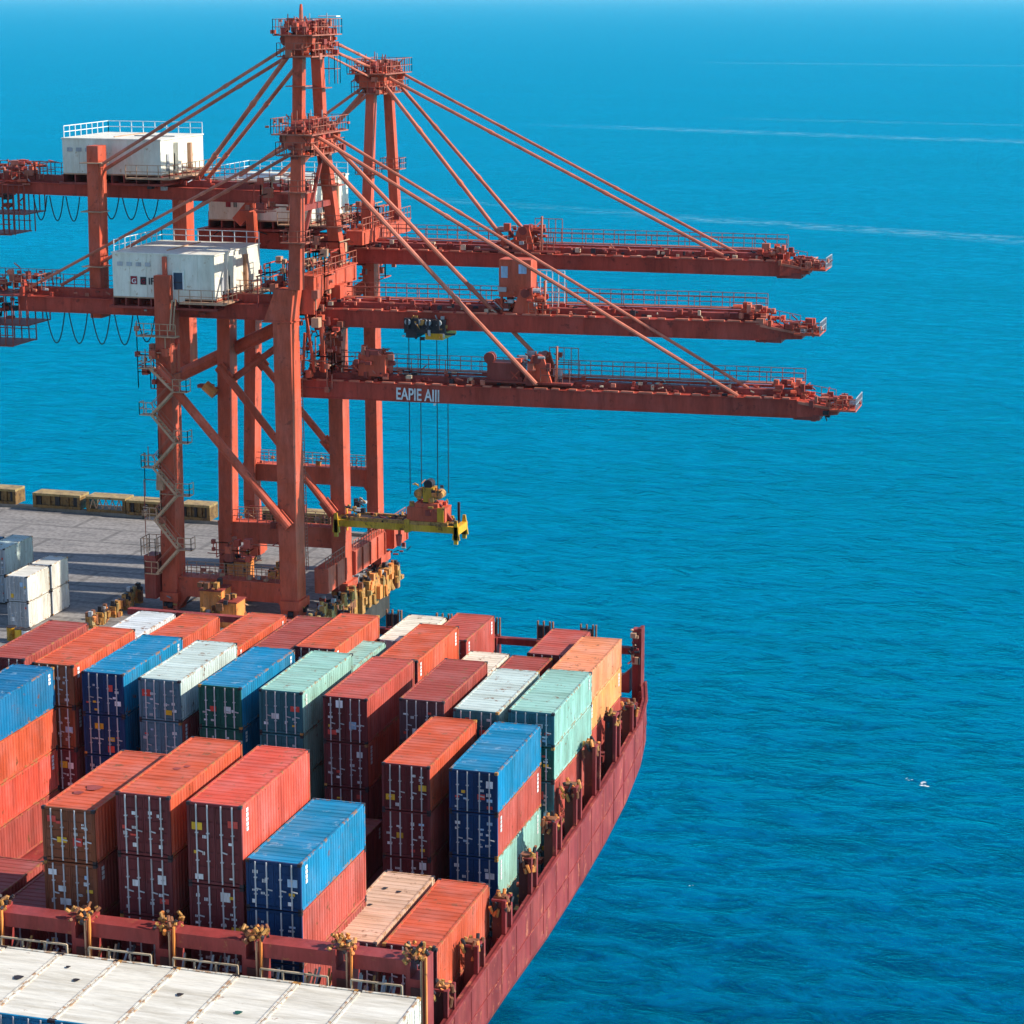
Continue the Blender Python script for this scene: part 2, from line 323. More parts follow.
# ------------------------------------------------------------------ yellow fenders and barriers
def fender(i, x, y, s, label, grp, edge):
    e = empty('fender' if edge else 'concrete_barrier', (x, y, 0), label, 'fender' if edge else 'barrier', grp)
    rnd = random.Random(i * 7 + (1 if edge else 0)); mb = MB()
    h = (1.0 if edge else 1.5) * s * rnd.uniform(.7, 1.3); d = 1.0 * s
    lo = -1.5 if edge else 0.0
    mb.box((x - .32 * s, y - .34 * s, lo), (x + .3 * s, y + .34 * s, h * .8), yellow_rust)
    for q in range(9):
        a_ = rnd.uniform(-.45, .45) * s; b_ = rnd.uniform(-.5, .5) * s; z_ = rnd.uniform(lo, h * .55); k_ = rnd.uniform(.14, .3) * s
        mt_ = rnd.choice([yellow_rust, yellow_rust, rust_brown, orange_dirty, rack_top])
        if rnd.random() < .5: mb.tube((x + a_, y + b_, z_), (x + a_ + rnd.uniform(-.2, .2), y + b_ + rnd.uniform(-.2, .2), z_ + rnd.uniform(.5, 1.1) * s), k_, mt_, 7, k_ * .8)
        else: mb.box((x + a_ - k_, y + b_ - k_, z_), (x + a_ + k_, y + b_ + k_, z_ + rnd.uniform(.3, 1.0) * s), mt_)
    part(mb, 'post', e)
    mb = MB(); mb.tube((x - .3, y + .05, h * .82), (x + .3, y + .05, h * .82), .22, dark_metal, 8); mb.box((x - .25, y - .15, h * .8), (x + .1, y + .25, h + .2 * rnd.random() + .1), dark_metal if i % 2 else grey_metal)
    part(mb, 'cap', e)
ORD = ['first', 'second', 'third', 'fourth', 'fifth', 'sixth', 'seventh', 'eighth', 'ninth', 'tenth', 'eleventh', 'twelfth', 'thirteenth', 'fourteenth', 'fifteenth', 'sixteenth', 'seventeenth', 'eighteenth', 'nineteenth', 'twentieth', 'twenty-first', 'twenty-second', 'twenty-third', 'twenty-fourth']
for i in range(18):
    fender(i, -72.45 + .25 * math.sin(i * 2.3), 186 + i * 1.27, 1.1 + .2 * math.sin(i * 1.7), 'rusty yellow fender on the waterside quay edge, %s from the near end' % ORD[i], 'yellow fenders along the quay edge', True)
for i in range(20):
    fender(i, -82.0 + (i % 2) * .5, 180 + i * 1.25, .95, 'short yellow barrier block between the crane legs, %s from the near end' % ORD[i], 'yellow barrier blocks under the cranes', False)
for i in range(8):
    fender(i + 40, -91.5 + (i % 2) * .3, 181 + i * 1.3, .9, 'short yellow barrier block left of the landside legs, %s from the near end' % ORD[i], 'yellow barrier blocks beside the landside legs', False)
# orange dumpster-like cabinets under the portal
def cabinet(x, y, w_, d_, h_, label, mat):
    e = empty('power_cabinet', (x, y, 0), label, 'cabinet', 'orange cabinets under the cranes'); mb = MB()
    mb.box((x, y, 0), (x + w_, y + d_, h_), mat); mb.box((x - .08, y - .08, h_), (x + w_ + .08, y + d_ + .08, h_ + .12), crane_dark); part(mb, 'body', e)
    mb = MB(); mb.box((x + .15 * w_, y - .05, .2), (x + .48 * w_, y - .003, h_ * .9), mat); mb.box((x + .52 * w_, y - .05, .2), (x + .85 * w_, y - .003, h_ * .9), mat); part(mb, 'door', e); mb = MB(); greeble(mb, x, x + w_, y - .3, y + d_, h_ * .3, h_ + .7, 22, int(x * 9), [orange_dirty, rust_brown, dark_metal, rail_tan, yellow_rust], .35); part(mb, 'fittings', e)
cabinet(-85.2, 196, 2.2, 2.0, 3.0, 'orange cabinet behind the near crane stair leg', orange_dirty)
cabinet(-83.5, 186.5, 2.0, 2.4, 2.6, 'orange cabinet in front of the near crane sill beam', orange_dirty)
cabinet(-80.6, 184.2, 1.6, 2.0, 2.3, 'small orange cabinet closest to the ship, right of the larger one', orange_dirty)

# yellow steel racks along the far edge
def rack(px0, px1, y, hgt, truss, label, base_y):
    A = aY(px0, base_y, y); B = aY(px1, base_y, y); x0, x1 = A.x, B.x; z0 = .35; z1 = z0 + hgt * .72
    e = empty('steel_rack', ((x0 + x1) / 2, y, 0.35), label, 'steel rack', 'yellow steel racks on the far quay edge')
    mb = MB(); mb.box((x0, y - 1.1, z0), (x1, y + 1.1, z0 + .3), rack_ochre)
    mb.box((x0, y - 1.1, z1 - .25), (x1, y + 1.1, z1), rack_top)
    for x in (x0, x1 - .35): mb.box((x, y - 1.1, z0 + .3), (x + .35, y + 1.1, z1 - .25), rack_ochre)
    part(mb, 'frame', e)
    mb = MB()
    if truss:
        n = 5; pts = [Vector((x0 + .4 + (x1 - x0 - .8) * k / (2 * n), y - 1.0, z0 + .3 if k % 2 == 0 else z1 - .25)) for k in range(2 * n + 1)]
        for a, b_ in zip(pts[:-1], pts[1:]): mb.bar(a, b_, .08, .09, rail_tan)
        part(mb, 'bracing', e)
    else:
        n = 9
        for k in range(n):
            xx = x0 + .35 + (x1 - x0 - .7) * k / n; ww = (x1 - x0 - .7) / n
            mb.box((xx + .02, y - .9 + (.12 if k % 2 else 0), z0 + .3), (xx + ww - .02, y + .9, z1 - .26), rack_ochre if k % 4 else dark_metal)
        part(mb, 'panel', e)
rack(-14, 21, 224.6, 2.3, False, 'yellow steel rack at the left picture edge of the far quay', 510)
rack(38, 85, 224.0, 2.2, False, 'long solid yellow steel rack standing alone on the far quay edge', 510)
rack(91, 130, 223.7, 2.3, True, 'yellow steel rack with white diagonal bracing on the far quay edge', 512)
rack(131, 168, 223.4, 2.2, False, 'yellow steel rack just left of the near crane stair tower', 512)
rack(184, 214, 223.0, 2.3, False, 'yellow steel rack seen between the two landside legs', 514)
rack(262, 296, 222.8, 2.2, False, 'yellow steel rack seen left of the near waterside leg', 516)
rack(302, 334, 222.6, 2.3, False, 'yellow steel rack seen right of the near waterside leg', 517)

# ------------------------------------------------------------------ containers
def container(X, Y, Z, W, L, H, col, dcol, label, group, seed, roof_extra=None, detail=True, rust=None):
    """Z is the top; door end faces -Y"""
    rnd = random.Random(seed); z0 = Z - H + .04
    e = empty('shipping_container', (X + W / 2, Y, z0), label, 'shipping container', group)
    C, D = cm(col), cm(dcol); RF = MATS['roof_' + col]; z1 = Z; fr = .11
    # corrugated side walls and roof
    mb = MB(); n = max(8, int(L / .30)); k = mb.m(C)
    for sx, xo in ((-1, X), (1, X + W)):
        pts = []
        y = Y + fr; st = (L - 2 * fr) / n
        for j in range(n):
            d0 = 0.015; d1 = 0.048
            pts += [(y, d0), (y + st * .38, d0), (y + st * .5, d1), (y + st * .88, d1)]; y += st
        pts.append((Y + L - fr, .015))
        i = len(mb.v)
        for (yy, dd) in pts:
            xx = xo - sx * dd; mb.v += [(xx, yy, z0 + .13), (xx, yy, z1 - .09)]
        for j in range(len(pts) - 1):
            mb.f.append((i + 2 * j, i + 2 * j + 2, i + 2 * j + 3, i + 2 * j + 1)); mb.mi.append(k)
    rt = -.042 if col == 'white' else -.018; i = len(mb.v); pts = []; nr = int(L / .42); y = Y + fr; st = (L - 2 * fr) / nr
    for j in range(nr): pts += [(y, -.05), (y + st * .6, -.05), (y + st * .7, rt), (y + st * .92, rt)]; y += st
    pts.append((Y + L - fr, -.05))
    for (yy, dd) in pts: mb.v += [(X + fr * .6, yy, z1 + dd), (X + W - fr * .6, yy, z1 + dd)]
    for j in range(len(pts) - 1): mb.f.append((i + 2 * j, i + 2 * j + 1, i + 2 * j + 3, i + 2 * j + 2)); mb.mi.append(mb.m(RF))
    mb.box((X + .09, Y + .1, z0 + .05), (X + W - .09, Y + L - .05, z0 + .12), C)
    mb.box((X + fr, Y + L - .09, z0 + .1), (X + W - fr, Y + L - .05, z1 - .08), C)
    part(mb, 'body', e)
    # frame
    mb = MB(); fm = MATS['frame_' + col]
    for xo in (X, X + W - fr):
        mb.box((xo, Y + L - fr, z0 + .12), (xo + fr, Y + L, z1 - .12), fm)
        mb.box((xo, Y + .003, z0 + .12), (xo + fr, Y + fr, z1 - .12), D if rust is None else rust)
        mb.box((xo + .006, Y + fr, z1 - .095), (xo + fr - .006, Y + L - fr, z1), fm); mb.box((xo + .006, Y + fr, z0 + .02), (xo + fr - .006, Y + L - fr, z0 + .135), fm)
    for yo in (Y + .004, Y + L - fr + .004):
        mb.box((X + fr, yo, z1 - .11), (X + W - fr, yo + fr - .01, z1 - .002), fm if yo > Y + 1 else D); mb.box((X + fr, yo, z0 + .02), (X + W - fr, yo + fr - .01, z0 + .13), fm if yo > Y + 1 else D)
    for xo in (X - .012, X + W - .148):
        for yo in (Y - .012, Y + L - .165):
            for zo in (z0, z1 - .125): mb.box((xo, yo, zo), (xo + .16, yo + .178, zo + .13), dark_metal if rnd.random() < .85 else yellow_rust)
    part(mb, 'frame', e)
    if not detail: return e
    # two door leaves with ribs and lock bars
    mid = X + W / 2
    for s in (0, 1):
        xa = X + fr + .01 if s == 0 else mid + .012; xb = mid - .012 if s == 0 else X + W - fr - .01; za = z0 + .14; zb = z1 - .12
        mb = MB(); yb = Y + .03
        nn = 5; hh = (zb - za) / nn
        mb.box((xa, yb + .03, za), (xb, yb + .07, zb), D)
        for j in range(nn):
            mb.box((xa + .07, yb, za + j * hh + .05), (xb - .07, yb + .028, za + (j + 1) * hh - .05), D)
        for xx in (xa, xb - .06): mb.box((xx, yb - .008, za), (xx + .06, yb + .029, zb), D)
        dr = part(mb, 'door', e)
        for fx in (.28, .74):
            xx = xa + (xb - xa) * fx; mb = MB()
            mb.bar((xx, Y - .02, z0 + .06), (xx, Y - .02, z1 - .05), .05, .05, steel_bar)
            for q in (.28, .62):
                mb.box((xx - .07, Y - .035, z0 + q * H), (xx + .07, Y + .03, z0 + q * H + .05), steel_bar)
            if fx == .28 or rnd.random() < .5: mb.bar((xx - .02, Y - .05, z0 + .42 * H), (xx + .26, Y - .05, z0 + .40 * H), .03, .05, steel_bar)
            part(mb, 'locking_bar', dr)
    # placards
    ml = [label_white, label_white, label_blue, label_yellow, label_white, label_red]
    used = []
    for q in range(rnd.randint(11, 16)):
        big = rnd.random() < .3; wq = rnd.uniform(.3, .52) if big else rnd.uniform(.14, .3); hq = rnd.uniform(.22, .42) if big else rnd.uniform(.08, .18)
        xx = rnd.choice([X + .2, X + .62, mid + .18, mid + .58, mid + .62]) + rnd.uniform(0, .12); zz = z0 + .2 + rnd.random() * (H - .75)
        if any(abs(xx - a) < (wq + c) * .6 and abs(zz - b_) < (hq + d_) * .8 for a, b_, c, d_ in used): continue
        used.append((xx, zz, wq, hq)); xx = min(xx, X + W - fr - wq - .05)
        mt = rnd.choice(ml); yy = Y - .004 - .002 * q
        mb = MB()
        if not big and rnd.random() < .5:      # a little row of code characters
            for c_ in range(int(wq / .06)):
                mb.box((xx + c_ * .065, yy, zz), (xx + c_ * .065 + .04, yy + .004, zz + hq), label_white)
            if mb.f: part(mb, 'code_lettering', e)
        else: mb.box((xx, yy, zz), (xx + wq, yy + .004, zz + hq), mt); part(mb, 'placard', e)
    # pale shipping marks at the ends of the lit side
    if rnd.random() < .8:
        mb = MB(); xs = X + W - .01
        for yy, a in ((Y + L - .7, rnd.random()), (Y + .55, rnd.random())):
            if a < .45: continue
            zz = z1 - .25
            for c_ in range(rnd.randint(3, 5)):
                mb.box((xs, yy, zz - .16), (xs + .012, yy + .22, zz), label_white); zz -= .21
        if mb.f: part(mb, 'side_markings', e)
    if roof_extra:
        mb = MB()
        for (fx, fy, s, mt) in roof_extra:
            cx, cy = X + W * fx, Y + L * fy; nn = 9
            mb.face([(cx + math.cos(a) * s * (1 + .3 * math.sin(a * 3)) , cy + math.sin(a) * s * (1.2 + .3 * math.cos(a * 2)), z1 + .002) for a in [2 * math.pi * j / nn for j in range(nn)]], mt)
        part(mb, 'roof_patch', e)
    return e

DECK = 9.9
L1 = 7.84
# X, Y, ztop, tiers [(height, colour, door colour)], stack description
STACKS = [
 (-45.43, 84.5, 21.27, [(2.45, 'orange', 'd_brown'), (2.4, 'brown', 'd_brown'), (2.2, 'brown', 'd_maroon'), (2.2, 'brown', 'd_maroon'), (2.0, 'brown', 'd_maroon')], 'the front bay stack with rusty brown doors at its left'),
 (-41.94, 84.5, 22.23, [(2.75, 'orange', 'd_maroon'), (2.7, 'brown', 'd_maroon'), (2.4, 'brown', 'd_maroon'), (2.3, 'brown', 'd_maroon'), (2.1, 'brown', 'd_maroon')], 'the second stack from the left of the front bay'),
 (-38.72, 84.5, 22.13, [(3.6, 'vermil', 'd_maroon'), (2.4, 'brown', 'd_maroon'), (2.2, 'brown', 'd_maroon'), (2.1, 'brown', 'd_maroon'), (1.9, 'brown', 'd_maroon')], 'the tall bright red stack of the front bay'),
 (-36.13, 84.5, 19.88, [(2.15, 'sky', 'd_navy'), (2.35, 'red', 'd_navy'), (2.3, 'brown', 'd_navy'), (1.55, 'blue', 'd_navy'), (1.5, 'brown', 'd_maroon')], 'the front bay stack with the blue box on top'),
 (-34.30, 88.4, 15.04, [(2.5, 'tan', 'd_dark'), (2.6, 'brown', 'd_maroon')], 'the low stack with the worn tan flat roof'),
 (-31.55, 88.4, 15.09, [(2.5, 'orange', 'd_maroon'), (2.6, 'red', 'd_maroon')], 'the low stack beside the hull in the front bay'),
 (-60.34, 102.0, 19.22, [(2.3, 'blue', 'd_navy'), (2.3, 'orange', 'd_brown'), (2.3, 'vermil', 'd_brown'), (2.3, 'brown', 'd_maroon')], 'the stack at the left picture edge'),
 (-36.32, 102.0, 18.36, [(2.4, 'orange', 'd_maroon'), (2.4, 'brown', 'd_maroon'), (2.0, 'brown', 'd_maroon'), (1.6, 'brown', 'd_maroon')], 'the second bay stack left of the blue one near the hull'),
 (-32.88, 102.0, 18.38, [(2.15, 'sky', 'd_navy'), (2.25, 'red', 'd_navy'), (2.15, 'mint', 'd_navy'), (1.9, 'mint', 'd_teal')], 'the blue topped second bay stack beside the hull'),
 (-62.24, 110, 19.46, [(2.4, 'brown', 'd_maroon'), (2.4, 'brown', 'd_maroon'), (2.4, 'brown', 'd_maroon'), (2.3, 'brown', 'd_maroon')], 'the leftmost stack of the third bay'),
 (-59.30, 110, 19.32, [(2.4, 'orange', 'd_brown'), (2.4, 'brown', 'd_brown'), (2.4, 'brown', 'd_maroon'), (2.2, 'brown', 'd_maroon')], 'the third bay stack behind the left picture edge blue box'),
 (-56.35, 110, 19.06, [(2.4, 'sky', 'd_navy'), (2.3, 'blue', 'd_navy'), (2.3, 'blue', 'd_navy'), (2.1, 'blue', 'd_navy')], 'the third bay stack with navy doors'),
 (-53.00, 110, 18.98, [(2.35, 'pale', 'd_steel'), (2.35, 'brown', 'd_steel'), (2.3, 'brown', 'd_steel'), (2.0, 'brown', 'd_maroon')], 'the third bay stack with a white roof and steel blue doors'),
 (-49.50, 110, 18.89, [(2.35, 'sky', 'd_green'), (2.35, 'blue', 'd_green'), (2.3, 'blue', 'd_green'), (1.9, 'blue', 'd_navy')], 'the third bay stack with dark green doors'),
 (-46.02, 110, 18.93, [(2.4, 'mint', 'd_teal'), (2.35, 'mint', 'd_teal'), (2.2, 'mint', 'd_teal'), (2.0, 'mint', 'd_teal')], 'the third bay stack with a mint roof and teal doors'),
 (-42.40, 110, 18.88, [(2.5, 'red', 'd_maroon'), (2.5, 'orange', 'd_maroon'), (2.1, 'brown', 'd_maroon'), (1.9, 'brown', 'd_maroon')], 'the third bay stack with tall maroon doors and orange side'),
 (-38.16, 110, 19.10, [(2.4, 'brown', 'd_dark'), (2.4, 'brown', 'd_dark'), (2.3, 'brown', 'd_maroon'), (2.1, 'brown', 'd_maroon')], 'the brown red third bay stack left of two mint roofs'),
 (-35.21, 110, 18.79, [(2.3, 'pale', 'd_teal'), (2.3, 'mint', 'd_teal'), (2.2, 'mint', 'd_teal'), (2.1, 'mint', 'd_teal')], 'the inner one of two mint roofed third bay stacks'),
 (-32.24, 110, 18.99, [(1.85, 'mint', 'd_teal'), (1.85, 'mint', 'd_green'), (2.3, 'red', 'd_teal'), (3.0, 'brown', 'd_teal')], 'the mint sided third bay stack beside the hull'),
 (-61.81, 121, 17.21, [(2.4, 'grey', 'd_grey'), (2.4, 'brown', 'd_maroon'), (2.4, 'brown', 'd_maroon')], 'the grey white roofed stack at the left of the fourth bay'),
 (-58.83, 121, 17.27, [(2.4, 'orange', 'd_maroon'), (2.4, 'brown', 'd_maroon'), (2.4, 'brown', 'd_maroon')], 'the orange stack right of the grey white roof in the fourth bay'),
 (-54.40, 121, 17.68, [(2.4, 'orange', 'd_maroon'), (2.4, 'brown', 'd_maroon'), (2.4, 'brown', 'd_maroon')], 'the bright orange fourth bay stack below the near crane sill'),
 (-51.20, 121, 17.72, [(2.4, 'brown', 'd_maroon'), (2.4, 'orange', 'd_maroon'), (2.4, 'brown', 'd_maroon')], 'the brown red fourth bay stack behind the second blue roof'),
 (-48.35, 121, 18.10, [(2.4, 'orange', 'd_maroon'), (2.4, 'brown', 'd_maroon'), (2.4, 'brown', 'd_maroon')], 'the orange fourth bay stack left of the mint one'),
 (-46.95, 119.5, 17.30, [(2.4, 'mint', 'd_teal'), (2.4, 'mint', 'd_teal'), (2.4, 'mint', 'd_teal')], 'the mint stack at the front of the fourth bay'),
 (-45.55, 127.45, 17.0, [(2.4, 'cream', 'd_grey'), (2.4, 'brown', 'd_maroon'), (2.3, 'brown', 'd_maroon')], 'the cream roofed stack at the back of the fourth bay'),
 (-43.30, 121, 17.81, [(2.4, 'orange', 'd_maroon'), (2.4, 'orange', 'd_maroon'), (2.4, 'brown', 'd_maroon')], 'the orange red fourth bay stack with white side marks'),
 (-42.90, 129.0, 16.9, [(2.4, 'red', 'd_maroon'), (2.4, 'red', 'd_maroon'), (2.4, 'brown', 'd_maroon')], 'the red stack at the very back of the fourth bay'),
 (-40.09, 122.3, 16.35, [(2.3, 'cream', 'd_grey'), (2.1, 'brown', 'd_maroon'), (2.0, 'brown', 'd_maroon')], 'the small cream roofed stack amid the fourth bay'),
 (-37.47, 122.3, 16.3, [(2.3, 'brown', 'd_maroon'), (2.0, 'brown', 'd_maroon'), (2.0, 'brown', 'd_maroon')], 'the brown red stack just behind the mint roofs'),
 (-36.62, 128.95, 16.45, [(2.3, 'red', 'd_maroon'), (2.3, 'brown', 'd_maroon'), (2.1, 'brown', 'd_maroon')], 'the red stack left of the peach orange one'),
 (-33.95, 124.0, 16.94, [(1.75, 'peach', 'd_maroon'), (1.85, 'amber', 'd_maroon'), (3.4, 'red', 'd_maroon')], 'the peach orange stack at the stern beside the hull'),
]
SD = ['the leftmost front bay stack with rusty brown doors', 'the second front bay stack', 'the tall bright red front bay stack', 'the blue topped front bay stack', 'the low tan roofed stack', 'the low stack beside the hull', 'the stack at the left edge', 'the second bay stack left of the blue one', 'the blue topped stack near the hull', 'the leftmost third bay stack', 'the second stack of the third bay', 'the navy doored third bay stack', 'the steel blue doored stack', 'the green doored stack', 'the teal doored mint roofed stack', 'the tall maroon doored stack', 'the brown stack left of two mint roofs', 'the inner of two mint roofed stacks', 'the mint sided stack beside the hull', 'the grey white fourth bay stack', 'the orange stack right of the grey white roof', 'the bright orange stack below the near crane', 'the brown stack behind the second blue roof', 'the orange stack left of the small mint one', 'the small mint stack in the fourth bay', 'the cream roofed stack furthest back', 'the orange stack with the cream roof behind', 'the red stack at the very back', 'the small cream roofed stack amid the fourth bay', 'the brown stack behind the mint roofs', 'the red stack left of the peach one', 'the peach orange stack at the stern']
CN = {'orange': 'orange red', 'red': 'salmon red', 'brown': 'brownish red', 'vermil': 'bright vermilion', 'peach': 'peach orange', 'amber': 'amber orange', 'blue': 'dark blue', 'sky': 'bright blue', 'mint': 'mint green', 'pale': 'whitish green', 'white': 'white', 'tan': 'worn tan', 'cream': 'cream white', 'grey': 'greyish white'}
TN = ['topmost box', 'second box from the top', 'third box from the top', 'fourth box from the top', 'bottom box']
LEN = {4: 8.2, 24: 6.5, 25: 6.0, 27: 6.0, 28: 6.5, 29: 6.5, 30: 5.8}
patches = {0: [(.45, .35, .35, crane_dark), (.3, .25, .22, crane_dark)], 1: [(.5, .45, .16, crane_dark), (.62, .5, .14, crane_dark)], 4: [(.3, .75, .12, dark_metal), (.6, .72, .12, dark_metal), (.3, .5, .1, dark_metal)], 20: [(.6, .3, .25, crane_dark)]}
sd = 0
DN = ['on top', 'second down', 'third down', 'fourth down', 'at the bottom']
for si, (X, Y, zt, tiers, desc) in enumerate(STACKS):
    z = zt; LL = LEN.get(si, L1)
    for ti, (h, c, dc) in enumerate(tiers):
        sd += 1
        if ti == len(tiers) - 1: h = z - DECK
        if h < 1.2: break
        lb_ = '%s container %s in %s' % (CN[c], DN[ti] if ti < len(tiers) - 1 else DN[4], SD[si])
        assert len(lb_.split()) <= 16, lb_
        container(X, Y, z, 2.44, LL, h, c, dc, lb_, 'containers stacked on the ship', sd, patches.get(si) if ti == 0 else None)
        z -= h
for i, (X, Y, zt, c) in enumerate(((-37.0, 88.4, 13.0, 'orange'), (-49.3, 85.5, 15.2, 'brown'), (-52.6, 85.5, 15.0, 'brown'), (-47.7, 102, 12.6, 'brown'), (-44.6, 102, 12.6, 'brown'), (-41.5, 102, 12.4, 'brown'))):
    container(X, Y, zt, 2.44, L1, min(zt - DECK, 5.3), c, 'd_maroon', '%s container lying alone at deck level, %s of the sunken ones from the right' % (CN[c], ORD[[0, 4, 5, 3, 2, 1][i]]), 'sunken containers between the stacks', 300 + i)
WX = -27.47
for i in range(8):
    X = WX - 2.62 * (i + 1) + .04
    spots = {0: [(.5, .45, .14, dark_metal)], 2: [(.55, .45, .15, cm('d_green'))], 3: [(.45, .6, .14, dark_metal)], 5: [(.7, .62, .14, dark_metal), (.35, .8, .10, dark_metal)], 6: [(.8, .55, .2, dark_metal)]}
    z = 16.15
    for ti, (c, dc) in enumerate((('white', 'sky'), ('white', 'd_navy'), ('brown', 'd_maroon'))):
        h = (16.15 - DECK) / 3
        container(X, 75.4, z, 2.58, 6.0, h, c, dc, ('white roofed container on top of the foreground row, %s from the right' if ti == 0 else ('white container second down in the foreground row, %s from the right' if ti == 1 else 'brownish red container at the bottom of the foreground row, %s from the right')) % ORD[i], 'containers of the foreground row', 400 + i * 3 + ti, spots.get(i) if ti == 0 else None, detail=(ti < 2))
        z -= h

# containers standing on the quay
def qc(px, py, ztop, Yback, W, L, H, c, dc, label, sd):
    P = aY(px, py, Yback); container(P.x - W, Yback - L, P.z if ztop is None else ztop, W, L, H, c, dc, label, 'containers on the quay', sd)
qp = aY(27, 580, 179.0)
for k, (ya, ln) in enumerate(((179.0, 4.5), (183.55, 3.6))):
    for ti in range(2):
        container(qp.x - 2.05, ya, 4.75 - 2.38 * ti, 2.05, ln * .92, 2.34, 'white', 'd_grey', 'white container in the quay block behind the ship, %s half, %s level' % (('near', 'far')[k], ('upper', 'lower')[ti]), 'white containers on the quay', 500 + k * 2 + ti)
qq = aY(4, 549, 186.0)
for ti in range(2):
    container(qq.x - 2.1, 186.0, qq.z - 2.6 * ti, 2.1, 5.5, 2.56, 'pale', 'd_grey', 'pale bluish container left of the white quay block, %s level' % ('upper', 'lower')[ti], 'pale containers on the quay', 510 + ti)
    container(qq.x - 4.5, 185.0, qq.z - 2.6 * ti, 2.1, 5.5, 2.56, 'sky', 'd_grey', 'light blue roofed container at the left picture edge of the quay, %s level' % ('upper', 'lower')[ti], 'pale containers on the quay', 514 + ti)

# ------------------------------------------------------------------ the ship
def ship():
    root = empty('container_ship', (-48, 100, -4), 'red hulled container ship loaded with colourful stacks', 'ship')
    st = [(20, -27.4, 13.1, 9.8), (70, -27.4, 13.1, 9.9), (80, -27.6, 13.1, 10.0), (88, -27.8, 13.15, 10.1), (96, -28.1, 12.9, 9.75), (104, -28.35, 13.0, 9.3), (112, -28.6, 13.0, 9.2), (118, -28.85, 13.0, 9.2), (124, -29.15, 13.1, 9.4), (129, -29.6, 12.9, 9.6), (133, -30.2, 12.9, 9.9), (136.6, -31.1, 12.9, 10.3)]
    XL = -96.8   # mirror axis: x -> XL - x
    k = []; mb = MB(); mi = mb.m(hull_red)
    for side in (0, 1):
        i = len(mb.v); rings = len(st)
        for j, (y, x, zt, zb) in enumerate(st):
            sh = max(0, (y - 112) / 24.6)
            pts = [(x - .28, zt), (x, zt), (x, zb + .4), (x - .15, zb), (x - 4.2 - 5 * sh * sh, 3.5 + 2 * sh), (x - 8 - 7 * sh, -4.8)]
            for (a, b_) in pts:
                mb.v.append(((a if side == 0 else XL - a), y - (0 if b_ > 9 else sh * sh * (10 - b_) * .45), b_))
        n = 6
        for j in range(rings - 1):
            for q in range(n - 1): mb.f.append((i + j * n + q, i + (j + 1) * n + q, i + (j + 1) * n + q + 1, i + j * n + q + 1)); mb.mi.append(mi)
    # inner bulwark face + transom
    n = 6; a0 = (len(st) - 1) * n; b0 = len(st) * n + (len(st) - 1) * n
    for q in range(n - 1): mb.f.append((a0 + q, a0 + q + 1, b0 + q + 1, b0 + q)) if q >= 2 else None; mb.mi.append(mi) if q >= 2 else None
    part(mb, 'hull', root)
    for side in (0, 1):
        mb = MB()
        f = (lambda a: a) if side == 0 else (lambda a: XL - a)
        for (y0, x0, z0_, zb0), (y1, x1, z1_, zb1) in zip(st[:-1], st[1:]):
            if side == 0 and y0 > 60:
                mb.bar((x0 + .012, y0, (z0_ + zb0) / 2), (x1 + .012, y1, (z1_ + zb1) / 2), .05, .05, hull_red, side=(0, 0, 1)); mb.bar((x0 + .02, y0, z0_), (x1 + .02, y1, z1_), .14, .12, hull_red, side=(1, 0, 0))
                nn = max(1, int((y1 - y0) / 2.6))
                for q in range(nn): f_ = (q + .5) / nn; xx = x0 + (x1 - x0) * f_; yy = y0 + (y1 - y0) * f_; mb.bar((xx + .008, yy, z0_ - .1), (xx + .008, yy, max(zb0, zb1) + .4), .05, .03, hull_red)
            mb.face([(f(x0 - .28), y0, z0_), (f(x1 - .28), y1, z1_), (f(x1 - .5), y1, 10.6), (f(x0 - .5), y0, 10.6)], hull_red)
            if y0 > 60:   # frames inside the bulwark
                nn = int((y1 - y0) / 1.1)
                for q in range(nn):
                    yy = y0 + (y1 - y0) * (q + .5) / nn; xx = x0 + (x1 - x0) * (q + .5) / nn
                    if side == 0: mb.hexa([(xx - 1.0, yy, 10.7), (xx - .3, yy, 10.7), (xx - .3, yy + .08, 10.7), (xx - 1.0, yy + .08, 10.7), (xx - .45, yy, 12.8), (xx - .3, yy, 12.8), (xx - .3, yy + .08, 12.8), (xx - .45, yy + .08, 12.8)], hull_red)
        part(mb, 'bulwark', root)
    mb = MB(); i = 0
    for (y0, x0, _, _), (y1, x1, _, _) in zip(st[:-1], st[1:]):
        mb.face([(XL - x0 + 1.3, y0, 9.3), (x0 - 1.3, y0, 9.3), (x1 - 1.3, y1, 9.3), (XL - x1 + 1.3, y1, 9.3)], deck_dark); [mb.face([(g(x0 - 1.3), y0, 9.3), (g(x0 - .45), y0, 10.7), (g(x1 - .45), y1, 10.7), (g(x1 - 1.3), y1, 9.3)], deck_dark) for g in ((lambda a: a), (lambda a: XL - a))]
    part(mb, 'deck', root)
    for (ya, yb) in ((66, 81.6), (84.3, 100), (101.8, 118), (118.9, 132.0)):
        mb = MB(); mb.box((-65, ya, 9.31), (-30.3 - (1.2 if ya > 110 else 0), yb, 9.87), ship_maroon)
        for xx in (-62, -57, -52, -47, -42, -37): mb.box((xx, ya + .1, 9.871), (xx + .12, yb - .1, 9.885), deck_dark)
        part(mb, 'hatch_cover', root)
    # lashing bridge between the foreground row and the front bay
    lb = MB(); zt = 17.25; y0, y1 = 82.25, 83.15
    xs = [-62.6, -58.6, -54.6, -50.6, -46.7, -42.65, -38.85, -35.0, -31.1, -27.95]
